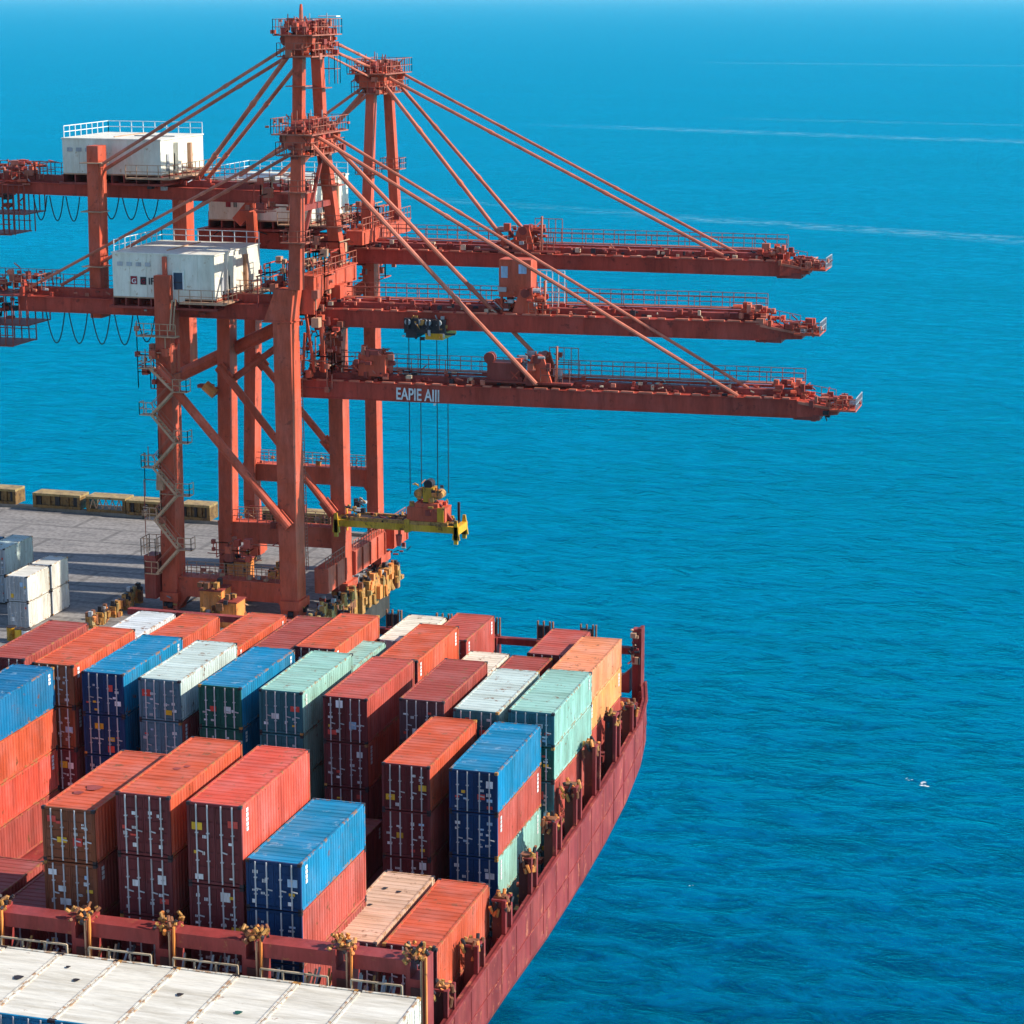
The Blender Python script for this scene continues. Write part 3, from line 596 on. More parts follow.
    for a, b_ in zip(xs[:-1], xs[1:]):
        lb.box((a + .42, y0, zt - .62), (b_ - .42, y1, zt), ship_maroon)
        lb.box((a + .42, y0 + .05, zt - 2.35), (b_ - .42, y0 + .25, zt - 1.75), ship_maroon)
    lb.box((-63, y0, 9.3), (-27.8, y0 + .15, 13.2), ship_maroon)
    lbp = part(lb, 'lashing_bridge', root)
    for x in xs:
        mb = MB(); mb.box((x - .42, y0 - .05, 9.31), (x + .42, y1 + .05, zt - .75), ship_maroon)
        for sx in (-.42, .24): mb.box((x + sx, y0 - .05, zt - .75), (x + sx + .18, y1 + .05, zt + .12), ship_maroon)
        mb.box((x - .2, y0 - .10, zt - 2.1), (x + .2, y0 - .052, zt - 1.1), deck_dark)
        mb.box((x + .43, y0 - .2, 12.4), (x + .50, y0 - .06, zt + .3), orange_dirty); mb.box((x + .24, y0 - .2, 12.4), (x + .30, y0 - .06, zt + .1), rail_tan)
        tw = part(mb, 'tower', lbp)
        mb = MB(); rn = random.Random(int(x * 10)); mb.box((x - .3, y0 + .1, zt + .05), (x + .3, y0 + .6, zt + .15), rust_brown)
        for q in range(34):
            a = Vector((x + rn.uniform(-.52, .52), y0 + rn.uniform(-.15, .8), zt + rn.uniform(-.15, .5))); mb.tube(a, a + Vector((rn.uniform(-.18, .18), rn.uniform(-.2, .2), rn.uniform(.05, .25))), .075, rn.choice([yellow_rust, yellow_rust, rust_brown, dark_metal, orange_dirty]), 6)
        part(mb, 'twistlock_rack', lbp)
    mb = MB()
    for a, b_ in zip(xs[:-1], xs[1:]):
        mb.rail((a + .55, y0 - .45, zt - 1.75), (b_ - .45, y0 - .45, zt - 1.75), rail_cream, .85, .95, .07)
        mb.box((a + .43, y0 - .5, zt - 1.87), (b_ - .43, y0 + .05, zt - 1.77), deck_dark)
        rn = random.Random(int(a * 7))
        for q in range(12):
            xx = rn.uniform(a + .6, b_ - .6); hh = rn.uniform(.2, .9); mb.bar((xx, y0 - .1, zt - 1.77), (xx + rn.uniform(-.1, .1), y0 + .35, zt - 1.77 + hh), .08, .08, rn.choice([grey_metal, yellow_rust, dark_metal, rail_tan]))
    part(mb, 'walkway_railing', root)
    # stanchion towers along the starboard side
    def xat(y):
        for (ya, xa, *_), (yb, xb, *_) in zip(st[:-1], st[1:]):
            if ya <= y <= yb: return xa + (xb - xa) * (y - ya) / (yb - ya)
        return st[-1][1]
    for (y, zt) in ((79.3, 14.6), (86.2, 14.2), (91.0, 14.2), (95.9, 14.4), (100.8, 14.6), (105.9, 14.6), (110.4, 14.9), (115.1, 15.6), (120.7, 15.6), (126.4, 14.4)):
        x = xat(y) - .15; mb = MB()
        mb.box((x - .62, y, 10.6), (x - .12, y + .75, zt), deck_dark); mb.box((x - .14, y + .74, 10.8), (x + .06, y + .95, zt + .1), hull_red)
        mb.box((x - .12, y - .2, 11), (x + .06, y + .002, zt + .15), hull_red)
        mb.box((x - .66, y - .02, zt), (x + .02, y + .8, zt + .1), ship_maroon)
        sp = part(mb, 'stanchion', root)
        mb = MB(); rn = random.Random(int(y)); mb.box((x - .6, y + .1, zt + .1), (x - .1, y + .6, zt + .2), rust_brown)
        for q in range(20):
            a = Vector((x - rn.uniform(-.1, .7), y + rn.uniform(-.2, .9), zt + rn.uniform(-.7, .12))); mb.tube(a, a + Vector((rn.uniform(-.15, .15), rn.uniform(-.2, .2), rn.uniform(.2, .45))), .085, rn.choice([yellow_rust, yellow_rust, rust_brown, orange_dirty, dark_metal]), 6)
        part(mb, 'twistlock_rack', sp)
        mb = MB()   # lashing rods running down to the deck edge
        for q in range(3): mb.bar((x - .15 - .1 * q, y + .9, zt - .2), (xat(min(y + 3.2, 136)) - .6 - .2 * q, min(y + 2.6 + .5 * q, 135), 11.0), .08, .08, rail_red if q else yellow_rust)
        greeble(mb, xat(min(y + 3, 134)) - 1.4, xat(min(y + 3, 134)) - .5, y + 1.1, y + (4.2 if y < 130 else 2.5), 10.9, 12.7, 16, int(y * 3), [hull_red, ship_maroon, yellow_rust, dark_metal, hull_red], .26)
        part(mb, 'lashing_rod', sp)
    # stern gate
    mb = MB(); Y = 136.0
    def gx(px): return aY(px, 640, Y).x
    greeble(mb, -31.8, -31.3, Y - .6, Y - .4, 14.5, 16.6, 16, 4, [ship_maroon, dark_metal, rail_tan], .22); mb.box((-31.75, Y - .3, 10.8), (-31.35, Y + .3, 16.5), ship_maroon)
    mb.box((-31.35, Y - .42, 10.8), (-31.15, Y + .42, 16.6), hull_red)
    mb.prism([(-31.9, 12.4), (-31.9, 13.9), (-32.4, 13.45), (-33.2, 13.35), (-66, 13.35), (-66, 12.4)], Y - .4, Y + .4, ship_maroon)
    mb.box((-66, Y - .25, 14.85), (-31.9, Y + .25, 15.25), hull_red)
    mb.box((-66, Y - .3, 9.3), (-31.9, Y - .1, 11.2), ship_maroon)
    gate = part(mb, 'stern_gate', root)
    for px in (345, 394, 444, 492, 545, 588):
        x = gx(px); mb = MB(); top = 16.3
        mb.box((x - .45, Y - .5, 9.3), (x + .45, Y + .5, top - 1.0), ship_maroon)
        for sx in (-.5, -.12, .28, .48): mb.box((x + sx, Y - .1, top - 1.0), (x + sx + .07, Y + .1, top + .2), rust_brown)
        for sx in (-.3, .15): mb.tube((x + sx, Y, top - .9), (x + sx, Y, top - .1), .16, dark_metal, 7)
        part(mb, 'mooring_post', gate)
    mb = MB(); rn = random.Random(9)
    for q in range(22):
        x = rn.uniform(-34.0, -31.9); y = rn.uniform(132.4, 135.2)
        mb.tube((x, y, 9.3), (x, y, 9.3 + rn.uniform(.4, 1.6)), rn.uniform(.12, .3), rn.choice([grey_metal, dark_metal, yellow_rust, ship_maroon]), 8)
    part(mb, 'mooring_gear', root)
    mb = MB(); mb.box((-34.0, 132.2, 12.2), (-30.9, 134.6, 12.4), hull_red)
    for x in (-33.9, -31.25): mb.box((x, 132.2, 9.3), (x + .2, 132.5, 12.2), hull_red)
    part(mb, 'mooring_platform', root)
ship()

# ------------------------------------------------------------------ cranes
def pipes(root, name, x0, x1, y0, y1, z0, z1, n, seed, mats, t=.09, L=(.6, 2.2)):
    """conduits, ladders and handrail stubs crowding a steel joint"""
    rn = random.Random(seed); mb = MB(); ends = [Vector(((x0 + x1) / 2, (y0 + y1) / 2, (z0 + z1) / 2))]
    for q in range(n):
        a = rn.choice(ends); ax = rn.choice([(1, 0, 0), (0, 1, 0), (0, 1, 0), (0, 0, 1), (0, 0, 1)]); b = a + Vector(ax) * rn.uniform(*L) * rn.choice([-1, 1]) * 1.4
        b = Vector((min(max(b.x, x0), x1), min(max(b.y, y0), y1), min(max(b.z, z0), z1)))
        if (b - a).length > .15: mb.bar(a, b, t, t, rn.choice(mats)); ends.append(b)
        if q % 8 == 0: k = rn.uniform(.12, .35); mb.box(b - Vector((k, k, k)), b + Vector((k, k * 1.3, k * 1.5)), rn.choice(mats))
    part(mb, name, root)
def leg(root, Y, pts, wx, wy, name='leg', lab=None):
    mb = MB()
    P = [aY(px, py, Y) for px, py in pts]
    for a, b in zip(P[:-1], P[1:]):
        c, d = (a, b) if isinstance(wx, (int, float)) else (a, b)
        mb.hexa([(b.x - wx / 2, Y, b.z), (b.x + wx / 2, Y, b.z), (b.x + wx / 2, Y + wy, b.z), (b.x - wx / 2, Y + wy, b.z), (a.x - wx / 2, Y, a.z), (a.x + wx / 2, Y, a.z), (a.x + wx / 2, Y + wy, a.z), (a.x - wx / 2, Y + wy, a.z)], crane_red)
        for f in (.25, .5, .75):
            q = b.lerp(a, f); mb.box((q.x - wx / 2 - .03, Y - .03, q.z), (q.x + wx / 2 + .03, Y + wy + .03, q.z + .07), crane_red)
    return part(mb, name, root, lab)
def bogie(root, x, y):
    mb = MB(); mb.box((x - .9, y - .3, .9), (x + .9, y + 2.4, 1.7), crane_red)
    for q in range(4): mb.tube((x - .25, y + .1 + q * .65, .45), (x + .25, y + .1 + q * .65, .45), .32, dark_metal, 10)
    greeble(mb, x - .9, x + .9, y - .4, y + 2.3, .5, 1.5, 8, int(x * 3), [dark_metal, yellow_rust, grey_metal], .3)
    part(mb, 'bogie', root)
def girder_beam(mb, A, B, Y, wy, h, mat, flange=True):
    mb.bar((A.x, Y + wy / 2, A.z - h / 2), (B.x, Y + wy / 2, B.z - h / 2), wy, h, mat, side=(0, 1, 0))
    if flange:
        for z in (0, -h): mb.bar((A.x, Y + wy / 2, A.z + z), (B.x, Y + wy / 2, B.z + z), wy + .25, .08, mat, side=(0, 1, 0))
        n = int((B.x - A.x) / 5)
        for k in range(1, n):
            x = A.x + (B.x - A.x) * k / n; z = A.z + (B.z - A.z) * k / n; mb.box((x, Y - .04, z - h), (x + .08, Y + wy + .04, z), mat)
def boom(root, Y, p0, p1, wy, h, tip_px, seed):
    A = aY(*p0, Y); B = aY(*p1, Y)
    mb = MB(); girder_beam(mb, A, B, Y, wy, h, boom_red)
    # pale tie plates lying along the top edge
    rn = random.Random(seed)
    n = int((B.x - A.x) / 1.5)
    for k in range(n):
        x = A.x + (B.x - A.x) * (k + .2) / n; z = A.z + (B.z - A.z) * (k + .2) / n
        mb.box((x, Y - .10, z + .05), (x + rn.uniform(.5, 1.3), Y + .25, z + .17), stay_red)
    # recessed rail beam above
    mb.bar((A.x, Y + wy * .6, A.z + .3), (B.x, Y + wy * .6, B.z + .3), .9, .5, crane_dark, side=(0, 1, 0))
    mb.bar((A.x, Y + wy - .2, A.z + .6), (B.x, Y + wy - .2, B.z + .6), .3, .2, boom_red, side=(0, 1, 0))
    bo = part(mb, 'boom', root)
    mb = MB(); e1 = Vector((A.x, Y + wy + .6, A.z + .75)); e2 = Vector((B.x, Y + wy + .6, B.z + .75))
    mb.bar(e1, e2, 1.0, .08, rail_red, side=(0, 1, 0)); mb.rail(e1 + Vector((0, .45, 0)), e2 + Vector((0, .45, 0)), rail_red, 1.25, 1.0, .055, 3)
    mb.rail(e1 + Vector((0, -.4, 0)), e2 + Vector((0, -.4, 0)), rail_red, 1.0, 3.1, .055, 1)
    greeble(mb, A.x, B.x, Y + .3, Y + wy - .3, min(A.z, B.z) + .1, max(A.z, B.z) + .6, int((B.x - A.x) * 6), seed, [crane_dark, boom_red, stay_red, rail_cream, dark_metal, crane_dark, crane_dark], .24)
    part(mb, 'boom_walkway', bo)
    # tip
    T = aY(*tip_px, Y); mb = MB()
    mb.hexa([(B.x, Y, B.z - h), (T.x - 1.6, Y + .5, T.z - .5), (T.x - 1.6, Y + wy - .5, T.z - .5), (B.x, Y + wy, B.z - h), (B.x, Y, B.z - .1), (T.x - 1.6, Y + .5, T.z), (T.x - 1.6, Y + wy - .5, T.z), (B.x, Y + wy, B.z - .1)], boom_red)
    mb.box((B.x - .3, Y + .2, B.z - h - .22), (B.x + 1.9, Y + wy - .2, B.z - h + .25), crane_dark); greeble(mb, B.x, B.x + 2.6, Y + .2, Y + wy - .2, B.z - h - .1, B.z - h + .5, 14, seed + 9, [crane_dark, dark_metal], .25)
    mb.box((T.x - 2.2, Y - .2, T.z - .1), (T.x, Y + wy + .2, T.z + .05), crane_red)
    mb.bar((B.x + .1, Y - .05, B.z - .2), (T.x - 1.5, Y + .3, T.z - .05), .12, .22, stay_red)
    greeble(mb, B.x, T.x - 1.0, Y, Y + wy, T.z + .1, B.z + .2, 60, seed + 3, [crane_red, boom_red, stay_red, crane_dark, crane_dark, rail_red], .36)
    greeble(mb, T.x - 1.6, T.x, Y, Y + wy, T.z, T.z + .7, 26, seed + 5, [crane_red, grey_metal, stay_red, crane_dark], .27)
    greeble(mb, B.x - 2, B.x + 1, Y + .4, Y + wy - .4, B.z + .2, B.z + 1.3, 34, seed + 4, [crane_red, boom_red, crane_dark, stay_red], .36)
    mb.rail((T.x - 2.2, Y - .2, T.z + .05), (T.x, Y - .2, T.z + .05), rail_red, .9, .5, .05); mb.rail((T.x, Y - .2, T.z + .05), (T.x, Y + wy + .2, T.z + .05), grey_metal, 1.0, .5, .06)
    mb.rail((B.x + .3, Y + wy + .1, B.z - .3), (T.x - 2.2, Y + wy + .2, T.z + .05), rail_red, 1.1, 1.0, .05)
    part(mb, 'boom_tip', bo)
    return A, B
def railbox(mb, x0, x1, y0, y1, z, mat, h=1.1, step=1.2, t=.055):
    mb.rail((x0, y0, z), (x1, y0, z), mat, h, step, t); mb.rail((x1, y0, z), (x1, y1, z), mat, h, step, t); mb.rail((x1, y1, z), (x0, y1, z), mat, h, step, t); mb.rail((x0, y1, z), (x0, y0, z), mat, h, step, t)
def headbox(root, P, Q, seed, name='mast_head', big=1.0):
    """machinery head between two mast tops P (near) and Q (far)"""
    x = (P.x + Q.x) / 2; mb = MB(); z = (P.z + Q.z) / 2
    mb.box((x - 1.0, P.y - .9, z - 1.1), (x + 1.0, Q.y + .9, z + .1), crane_red)
    mb.box((x - 1.9 * big, P.y - 1.6, z + .1), (x + 1.9 * big, Q.y + 1.6, z + .2), rail_red)
    mb.box((x - 1.6, P.y - 1.3, z - 1.7), (x + 1.6, Q.y + 1.3, z - 1.6), rail_red)
    for y in (P.y, (P.y + Q.y) / 2, Q.y): mb.tube((x - .5, y, z + .75), (x + .5, y, z + .75), .55, crane_dark, 12)
    for y in (P.y - .4, Q.y + .4): mb.tube((x - .9, y - .35, z - .2), (x - .9, y + .35, z - .2), .6, crane_dark, 12); mb.tube((x + .9, y - .35, z - .2), (x + .9, y + .35, z - .2), .6, crane_red, 12)
    greeble(mb, x - 1.6, x + 1.6, P.y - 1.3, Q.y + 1.3, z - 1.8, z + 1.3, 150, seed, [crane_red, crane_dark, boom_red, rail_red, crane_dark, stay_red], .34); greeble(mb, x - 2.2, x + 2.2, P.y - 1.8, Q.y + 1.8, z - .2, z + 1.4, 40, seed + 50, [rail_red, crane_dark, crane_red], .22)
    h = part(mb, name, root)
    mb = MB(); railbox(mb, x - 1.9 * big, x + 1.9 * big, P.y - 1.6, Q.y + 1.6, z + .2, rail_red, 1.3, .7, .05)
    railbox(mb, x - 1.6, x + 1.6, P.y - 1.3, Q.y + 1.3, z - 1.6, rail_red, 1.1, .8, .05)
    for q in range(5):
        rn = random.Random(seed + q); a = Vector((x + rn.uniform(-1.5, 1.5), P.y + rn.uniform(-1, 1) + (q % 2) * (Q.y - P.y), z + .2)); mb.bar(a, a + Vector((0, 0, rn.uniform(1.2, 2.0))), .07, .07, grey_metal if q % 2 else rail_red)
    part(mb, 'head_railing', h)
def house(root, Yf, TL, BL, TR, dy, seed, text, door_px=None, roofbox=True):
    a = aY(*TL, Yf); b = aY(*BL, Yf); c = aY(*TR, Yf); x0, x1 = a.x, c.x; z0, z1 = b.z, a.z
    mb = MB(); mb.box((x0, Yf, z0), (x1, Yf + dy, z1), house_white)
    mb.box((x0 - .08, Yf - .08, z1), (x1 + .08, Yf + dy + .08, z1 + .12), house_white)
    for k in range(1, 6): xx = x0 + (x1 - x0) * k / 6; mb.box((xx, Yf - .03, z0), (xx + .04, Yf - .003, z1), house_white)
    # bumped out bay on the seaward side
    mb.box((x1 + .003, Yf + dy * .30, z0 + .15), (x1 + .45, Yf + dy * .36, z1 - .3), house_white); mb.box((x1 + .003, Yf + dy * .62, z0 + .3), (x1 + .35, Yf + dy * .66, z1 - .5), rail_tan)
    mb.box((x1 - 4.4, Yf + dy * .42, z1 + .12), (x1 - .4, Yf + dy * .44, z1 + .22), grey_metal); mb.box((x1 - 5.5, Yf + dy * .2, z1 + .12), (x1 - 5.38, Yf + dy * .9, z1 + .2), rail_tan)
    for q in range(4): mb.box((x0 + .5 + q * .9, Yf - .07, z1 - 1.1), (x0 + 1.0 + q * .9, Yf - .031, z1 - .75), grey_metal)
    mb.box((x0 + .02, Yf - .05, z0), (x1 - .02, Yf - .031, z0 + .12), rail_tan); mb.box((x1 + .002, Yf + .1, z0), (x1 + .03, Yf + dy - .1, z0 + .14), rail_tan)
    for yy in (Yf + dy * .12, Yf + dy * .3): mb.box((x1, yy, z0 + .4), (x1 + .12, yy + .5, z0 + 1.9), grey_metal)
    mb.bar((x1 + .1, Yf + dy * .42, z0 + .2), (x1 + .1, Yf + dy * .42, z1 - .4), .12, .12, grey_metal)
    h = part(mb, 'machinery_house', root)
    mb = MB()
    mb.rail((x0 + .1, Yf + .2, z1 + .12), (x0 + .1, Yf + dy - .1, z1 + .12), rail_white, 1.05, 1.15, .06, 2); mb.rail((x0 + .1, Yf + dy - .1, z1 + .12), (x1, Yf + dy - .1, z1 + .12), rail_white, 1.05, 1.15, .06, 2)
    part(mb, 'roof_railing', h)
    mb = MB(); mb.box((x0 - .3, Yf - .3, z0 - .9), (x1 + .3, Yf + dy + .3, z0 - .7), crane_dark)
    for k in range(9): xx = x0 + (x1 - x0) * k / 8; mb.box((xx - .06, Yf - .1, z0 - .7), (xx + .06, Yf + dy, z0 - .003), crane_dark)
    mb.box((x1, Yf - 1.1, z0 - .25), (x1 + 1.3, Yf + dy + 1, z0 - .12), rail_tan); mb.box((x1 - 3.0, Yf - 1.1, z0 - .25), (x1 - .003, Yf - .1, z0 - .12), rail_tan)
    mb.rail((x1 + 1.3, Yf - 1.1, z0 - .12), (x1 + 1.3, Yf + dy + 1, z0 - .12), rail_tan, 1.15, 1.0, .06); mb.rail((x1 - 3.0, Yf - 1.1, z0 - .12), (x1 + 1.3, Yf - 1.1, z0 - .12), rail_tan, 1.15, 1.0, .06)
    greeble(mb, x0, x1, Yf + .3, Yf + dy, z0 - 1.3, z0 - .9, 26, seed, [crane_dark, dark_metal, grey_metal], .35)
    part(mb, 'house_platform', h)
    if door_px:
        d = aY(*door_px, Yf); mb = MB(); mb.box((d.x, Yf - .09, z0 - .2), (d.x + 1.15, Yf - .035, z0 + 2.6), house_white); mb.box((d.x + .15, Yf - .13, z0 + .9), (d.x + 1.0, Yf - .095, z0 + 2.4), glassm); mb.box((d.x + .15, Yf - .15, z0 + 1.5), (d.x + 1.0, Yf - .132, z0 + 1.56), dark_metal)
        mb.box((d.x + .06, Yf - .16, z0 + .8), (d.x + .14, Yf - .095, z0 + 2.5), rail_white); mb.box((d.x + 1.01, Yf - .16, z0 + .8), (d.x + 1.1, Yf - .095, z0 + 2.5), rail_white)
        part(mb, 'house_door', h)
    if text == 'near':
        p = aY(131, 284, Yf); mb = MB()
        mb.box((p.x, Yf - .05, p.z), (p.x + .62, Yf - .032, p.z + .72), logo_maroon); mb.box((p.x + .94, Yf - .05, p.z - .02), (p.x + 1.5, Yf - .032, p.z + .68), logo_black)
        lo = part(mb, 'logo_panel', h)
        text_part('G', .62, Vector((p.x + .1, Yf - .06, p.z + .1)), FRONT, label_white, 'lettering', lo, .01)
        text_part('G', .6, Vector((p.x + 1.0, Yf - .06, p.z + .09)), FRONT, logo_maroon, 'lettering', lo, .01)
        text_part('IF', .85, Vector((p.x + 1.7, Yf - .05, p.z + .03)), FRONT, logo_black, 'lettering', lo, .01)
    elif text == 'mid':
        p = aY(226, 207, Yf); mb = MB(); mb.box((p.x, Yf - .05, p.z), (p.x + .5, Yf - .032, p.z + .66), logo_maroon); lo = part(mb, 'logo_panel', h)
        text_part('II', .8, Vector((p.x + .75, Yf - .05, p.z + .02)), FRONT, logo_black, 'lettering', lo, .01)
    return x0, x1, z0
def stay(mb, P, Q, r=.16, mat=None): mb.tube(P, Q, r, mat or stay_red, 8)
def stays(root, lines, name='stay'):
    for P, Q, r in lines:
        mb = MB(); stay(mb, P, Q, r); mat_ = stay_red
        d = (Q - P)
        for f in (.33, .66): c = P + d * f; mb.tube(c - d.normalized() * .25, c + d.normalized() * .25, r * 1.25, mat_, 8)
        part(mb, name, root)
def cables(root, px0, px1, py, Y, n, depth, name='festoon_cable'):
    for k in range(n):
        a = aY(px0 + (px1 - px0) * k / n, py + .6 * k, Y); b = aY(px0 + (px1 - px0) * (k + 1) / n, py + .6 * (k + 1), Y); mb = MB(); pts = []
        for j in range(11): t = j / 10; u = 2 * t - 1; pts.append(Vector((a.x + (b.x - a.x) * (.08 + .84 * t), Y, a.z + (b.z - a.z) * t - depth * (1 - u * u)))) 
        mb.path(pts, .055, rope_black, 5); part(mb, name, root)
def tailcage(root, Y, px, py, seed, wx=6.0, wy=4.5):
    P = aY(px, py, Y); x1 = P.x; z = P.z; mb = MB()
    for q in range(3): mb.box((x1 - wx, Y, z - 1.9 * q - (.8 if q else 0)), (x1 - (0 if q < 2 else 1.5), Y + wy, z - 1.9 * q + .1 - (.8 if q else 0)), crane_dark)
    greeble(mb, x1 - wx, x1 + .6, Y, Y + wy, z - .3, z + 2.2, 70, seed, [crane_red, boom_red, crane_dark, rail_red, stay_red], .42)
    greeble(mb, x1 - wx, x1 - 1.5, Y, Y + wy, z - 2.6, z - .3, 25, seed + 1, [crane_dark, boom_red, dark_metal], .4)
    for k in range(9):
        x = x1 - wx + wx * k / 8
        for yy in (Y, Y + wy): mb.bar((x, yy, z - 4.6 if k < 7 else z - 2.7), (x, yy, z), .09, .09, crane_dark)
    for zz in (z - 4.6, z - 3.6):
        mb.bar((x1 - wx, Y, zz), (x1 - 1.5, Y, zz), .08, .08, crane_dark); mb.bar((x1 - wx, Y + wy, zz), (x1 - 1.5, Y + wy, zz), .08, .08, crane_dark)
    railbox(mb, x1 - wx, x1 + 1.2, Y, Y + wy, z + .6, rail_red, 1.4, .8, .06)
    part(mb, 'tail_platform', root)

Y1, Y2, Y3 = 188.5, 196.0, 207.0
def sillbeam(root, Y, L_top, R_top, h, wx, haunchL=True, haunchR=True):
    a = aY(*L_top, Y + .35); b = aY(*R_top, Y + .35); z1 = (a.z + b.z) / 2; z0 = z1 - h; mb = MB()
    prof = [(a.x, z1), (b.x, z1), (b.x, z0 - (1.2 if haunchR else 0)), (b.x - .9, z0), (a.x + .9, z0), (a.x, z0 - (1.2 if haunchL else 0))]
    mb.prism(prof, Y + .35, Y + 1.7, crane_red); mb.box((a.x, Y + .25, z1), (b.x, Y + 1.8, z1 + .09), crane_red)
    for k in (.33, .66): x = a.x + (b.x - a.x) * k; mb.box((x, Y + .30, z0 + .02), (x + .08, Y + .349, z1 - .02), crane_red)
    s_ = part(mb, 'sill_beam', root)
    mb = MB(); mb.rail((a.x + .4, Y + .4, z1 + .09), (b.x - .2, Y + .4, z1 + .09), rail_red, 1.15, .9, .055); mb.rail((a.x + .4, Y + 1.6, z1 + .09), (b.x - .2, Y + 1.6, z1 + .09), rail_tan, 1.15, .9, .055)
    greeble(mb, a.x + 1, b.x - 1, Y + .6, Y + 1.5, z1 + .2, z1 + .8, 14, int(Y), [rail_tan, yellow_rust, grey_metal, rail_red], .25)
    part(mb, 'sill_railing', s_)
    return a, b, z1
def brace(root, Y, p, q, r=.42):
    mb = MB(); mb.tube(aY(*p, Y), aY(*q, Y), r, crane_red, 12); P, Q = aY(*p, Y), aY(*q, Y)
    for c, d in ((P, (Q - P).normalized()), (Q, (P - Q).normalized())): mb.bar(c, c + d * 1.6, 1.1, .16, crane_red, side=(0, 0, 1))
    part(mb, 'diagonal_brace', root)

# ---------------- near crane
c1 = empty('ship_to_shore_crane', (-80, Y1, 0), 'nearest red gantry crane, with the zigzag stair tower and a lettered boom', 'gantry crane', 'red gantry cranes on the quay')
leg(c1, Y1, [(161, 276), (171, 640)], 1.45, 2.0)
B = leg(c1, Y1, [(281.5, 322), (290, 640)], 1.65, 2.1)
mb = MB(); t0 = aY(283, 290, Y1); t1 = aY(281.5, 322, Y1)
mb.hexa([(t1.x - .83, Y1 - .002, t1.z), (t1.x + .83, Y1 - .002, t1.z), (t1.x + .83, Y1 + 2.1, t1.z), (t1.x - .83, Y1 + 2.1, t1.z), (t0.x - .95 + .5, Y1 - .002, t0.z), (t0.x + .95, Y1 - .002, t0.z), (t0.x + .95, Y1 + 2.1, t0.z), (t0.x - .95 + .5, Y1 + 2.1, t0.z)], crane_red)
mb.prism([(t1.x - 1.7, t1.z), (t1.x - .84, t1.z), (t0.x - .46, t0.z), (t0.x - .8, t0.z)], Y1 + .05, Y1 + 2.0, crane_red)
mb.box((t1.x - 1.8, Y1 - .12, t1.z - .09), (t1.x + .95, Y1 + 2.2, t1.z + .02), crane_red)
part(mb, 'leg_head', c1)
for px, X in ((171, None), (291, None)):
    P = aY(px, 620, Y1); bogie(c1, P.x, Y1)
sillbeam(c1, Y1, (178, 577), (287, 585), 1.75, 0)
brace(c1, Y1 - .25, (157, 368), (289, 527), .40)
# cross beam joining the tops along the quay
tx = aX(288, 290, -74.5)
mb = MB(); mb.box((-75.3, 190.8, 29.1), (-73.7, 201.8, 30.6), crane_red); mb.box((-75.4, 190.7, 30.6), (-73.6, 201.9, 30.7), crane_red)
for k in range(5): y = 191.5 + k * 2.4; mb.box((-73.69, y, 29.15), (-73.62, y + .1, 30.5), crane_red)
mb.hexa([(-75.3, 190.8, 27.3), (-73.7, 190.8, 27.3), (-73.7, 191.2, 27.3), (-75.3, 191.2, 27.3), (-75.3, 190.8, 29.098), (-73.7, 190.8, 29.098), (-73.7, 193.4, 29.098), (-75.3, 193.4, 29.098)], crane_red)
mb.box((-75.2, 199.6, 25.4), (-73.9, 201.0, 29.098), crane_red)
xb = part(mb, 'portal_beam', c1)
mb = MB(); mb.rail((-73.7, 190.8, 30.7), (-73.7, 201.8, 30.7), rail_red, 1.15, .9, .06); mb.rail((-75.3, 190.8, 30.7), (-75.3, 201.8, 30.7), rail_tan, 1.15, 1.0, .06)
greeble(mb, -75.8, -73.6, 191, 201.5, 27.8, 31.6, 60, 77, [crane_red, rail_red, crane_dark, rail_tan], .3); part(mb, 'beam_railing', xb)
# mast
mL0, mR0 = Vector((-74.6, 188.9, t0.z)), Vector((-74.6, 199.6, 30.7)); mL1 = Vector((-74.5, 189.9, 43.2)); mR1 = Vector((-74.5, 195.6, 42.6))
for a, b in ((mL0, mL1), (mR0, mR1)):
    mb = MB(); mb.bar(a, b, 1.05, 1.1, crane_red, side=(0, 1, 0), w2=.9, h2=.95)
    for f in (.3, .62): c = a.lerp(b, f); mb.box((c.x - 1.2, c.y - .9, c.z), (c.x + 1.2, c.y + .9, c.z + .1), rail_red); railbox(mb, c.x - 1.2, c.x + 1.2, c.y - .9, c.y + .9, c.z + .1, rail_red, 1.0, .8, .05)
    part(mb, 'mast_leg', c1)
mb = MB(); mb.bar((-74.5, 189.2, 36.6), (-74.5, 197.6, 36.6), .35, .5, crane_dark)
mb.bar((-74.5, 189.0, 31.5), (-74.5, 196, 41.5), .25, .3, crane_dark); part(mb, 'mast_cross_tie', c1)
headbox(c1, mL1, mR1, 11)
# ladder cage on the mast
A, Bm = boom(c1, Y1 + 3.2, (297, 380), (797, 400), 3.2, 1.5, (856, 411), 21)
stays(c1, [(Vector((-74.0, 189.6, 43.0)), aY(536, 384, Y1 + 3.0), .2), (Vector((-74.0, 195.6, 42.4)), aY(546, 366, Y1 + 6.4), .2),
           (Vector((-74.0, 190.8, 43.3)), aY(738, 396, Y1 + 3.4), .17), (Vector((-74.0, 194.6, 43.2)), aY(748, 388, Y1 + 5.0), .14)], 'forestay')
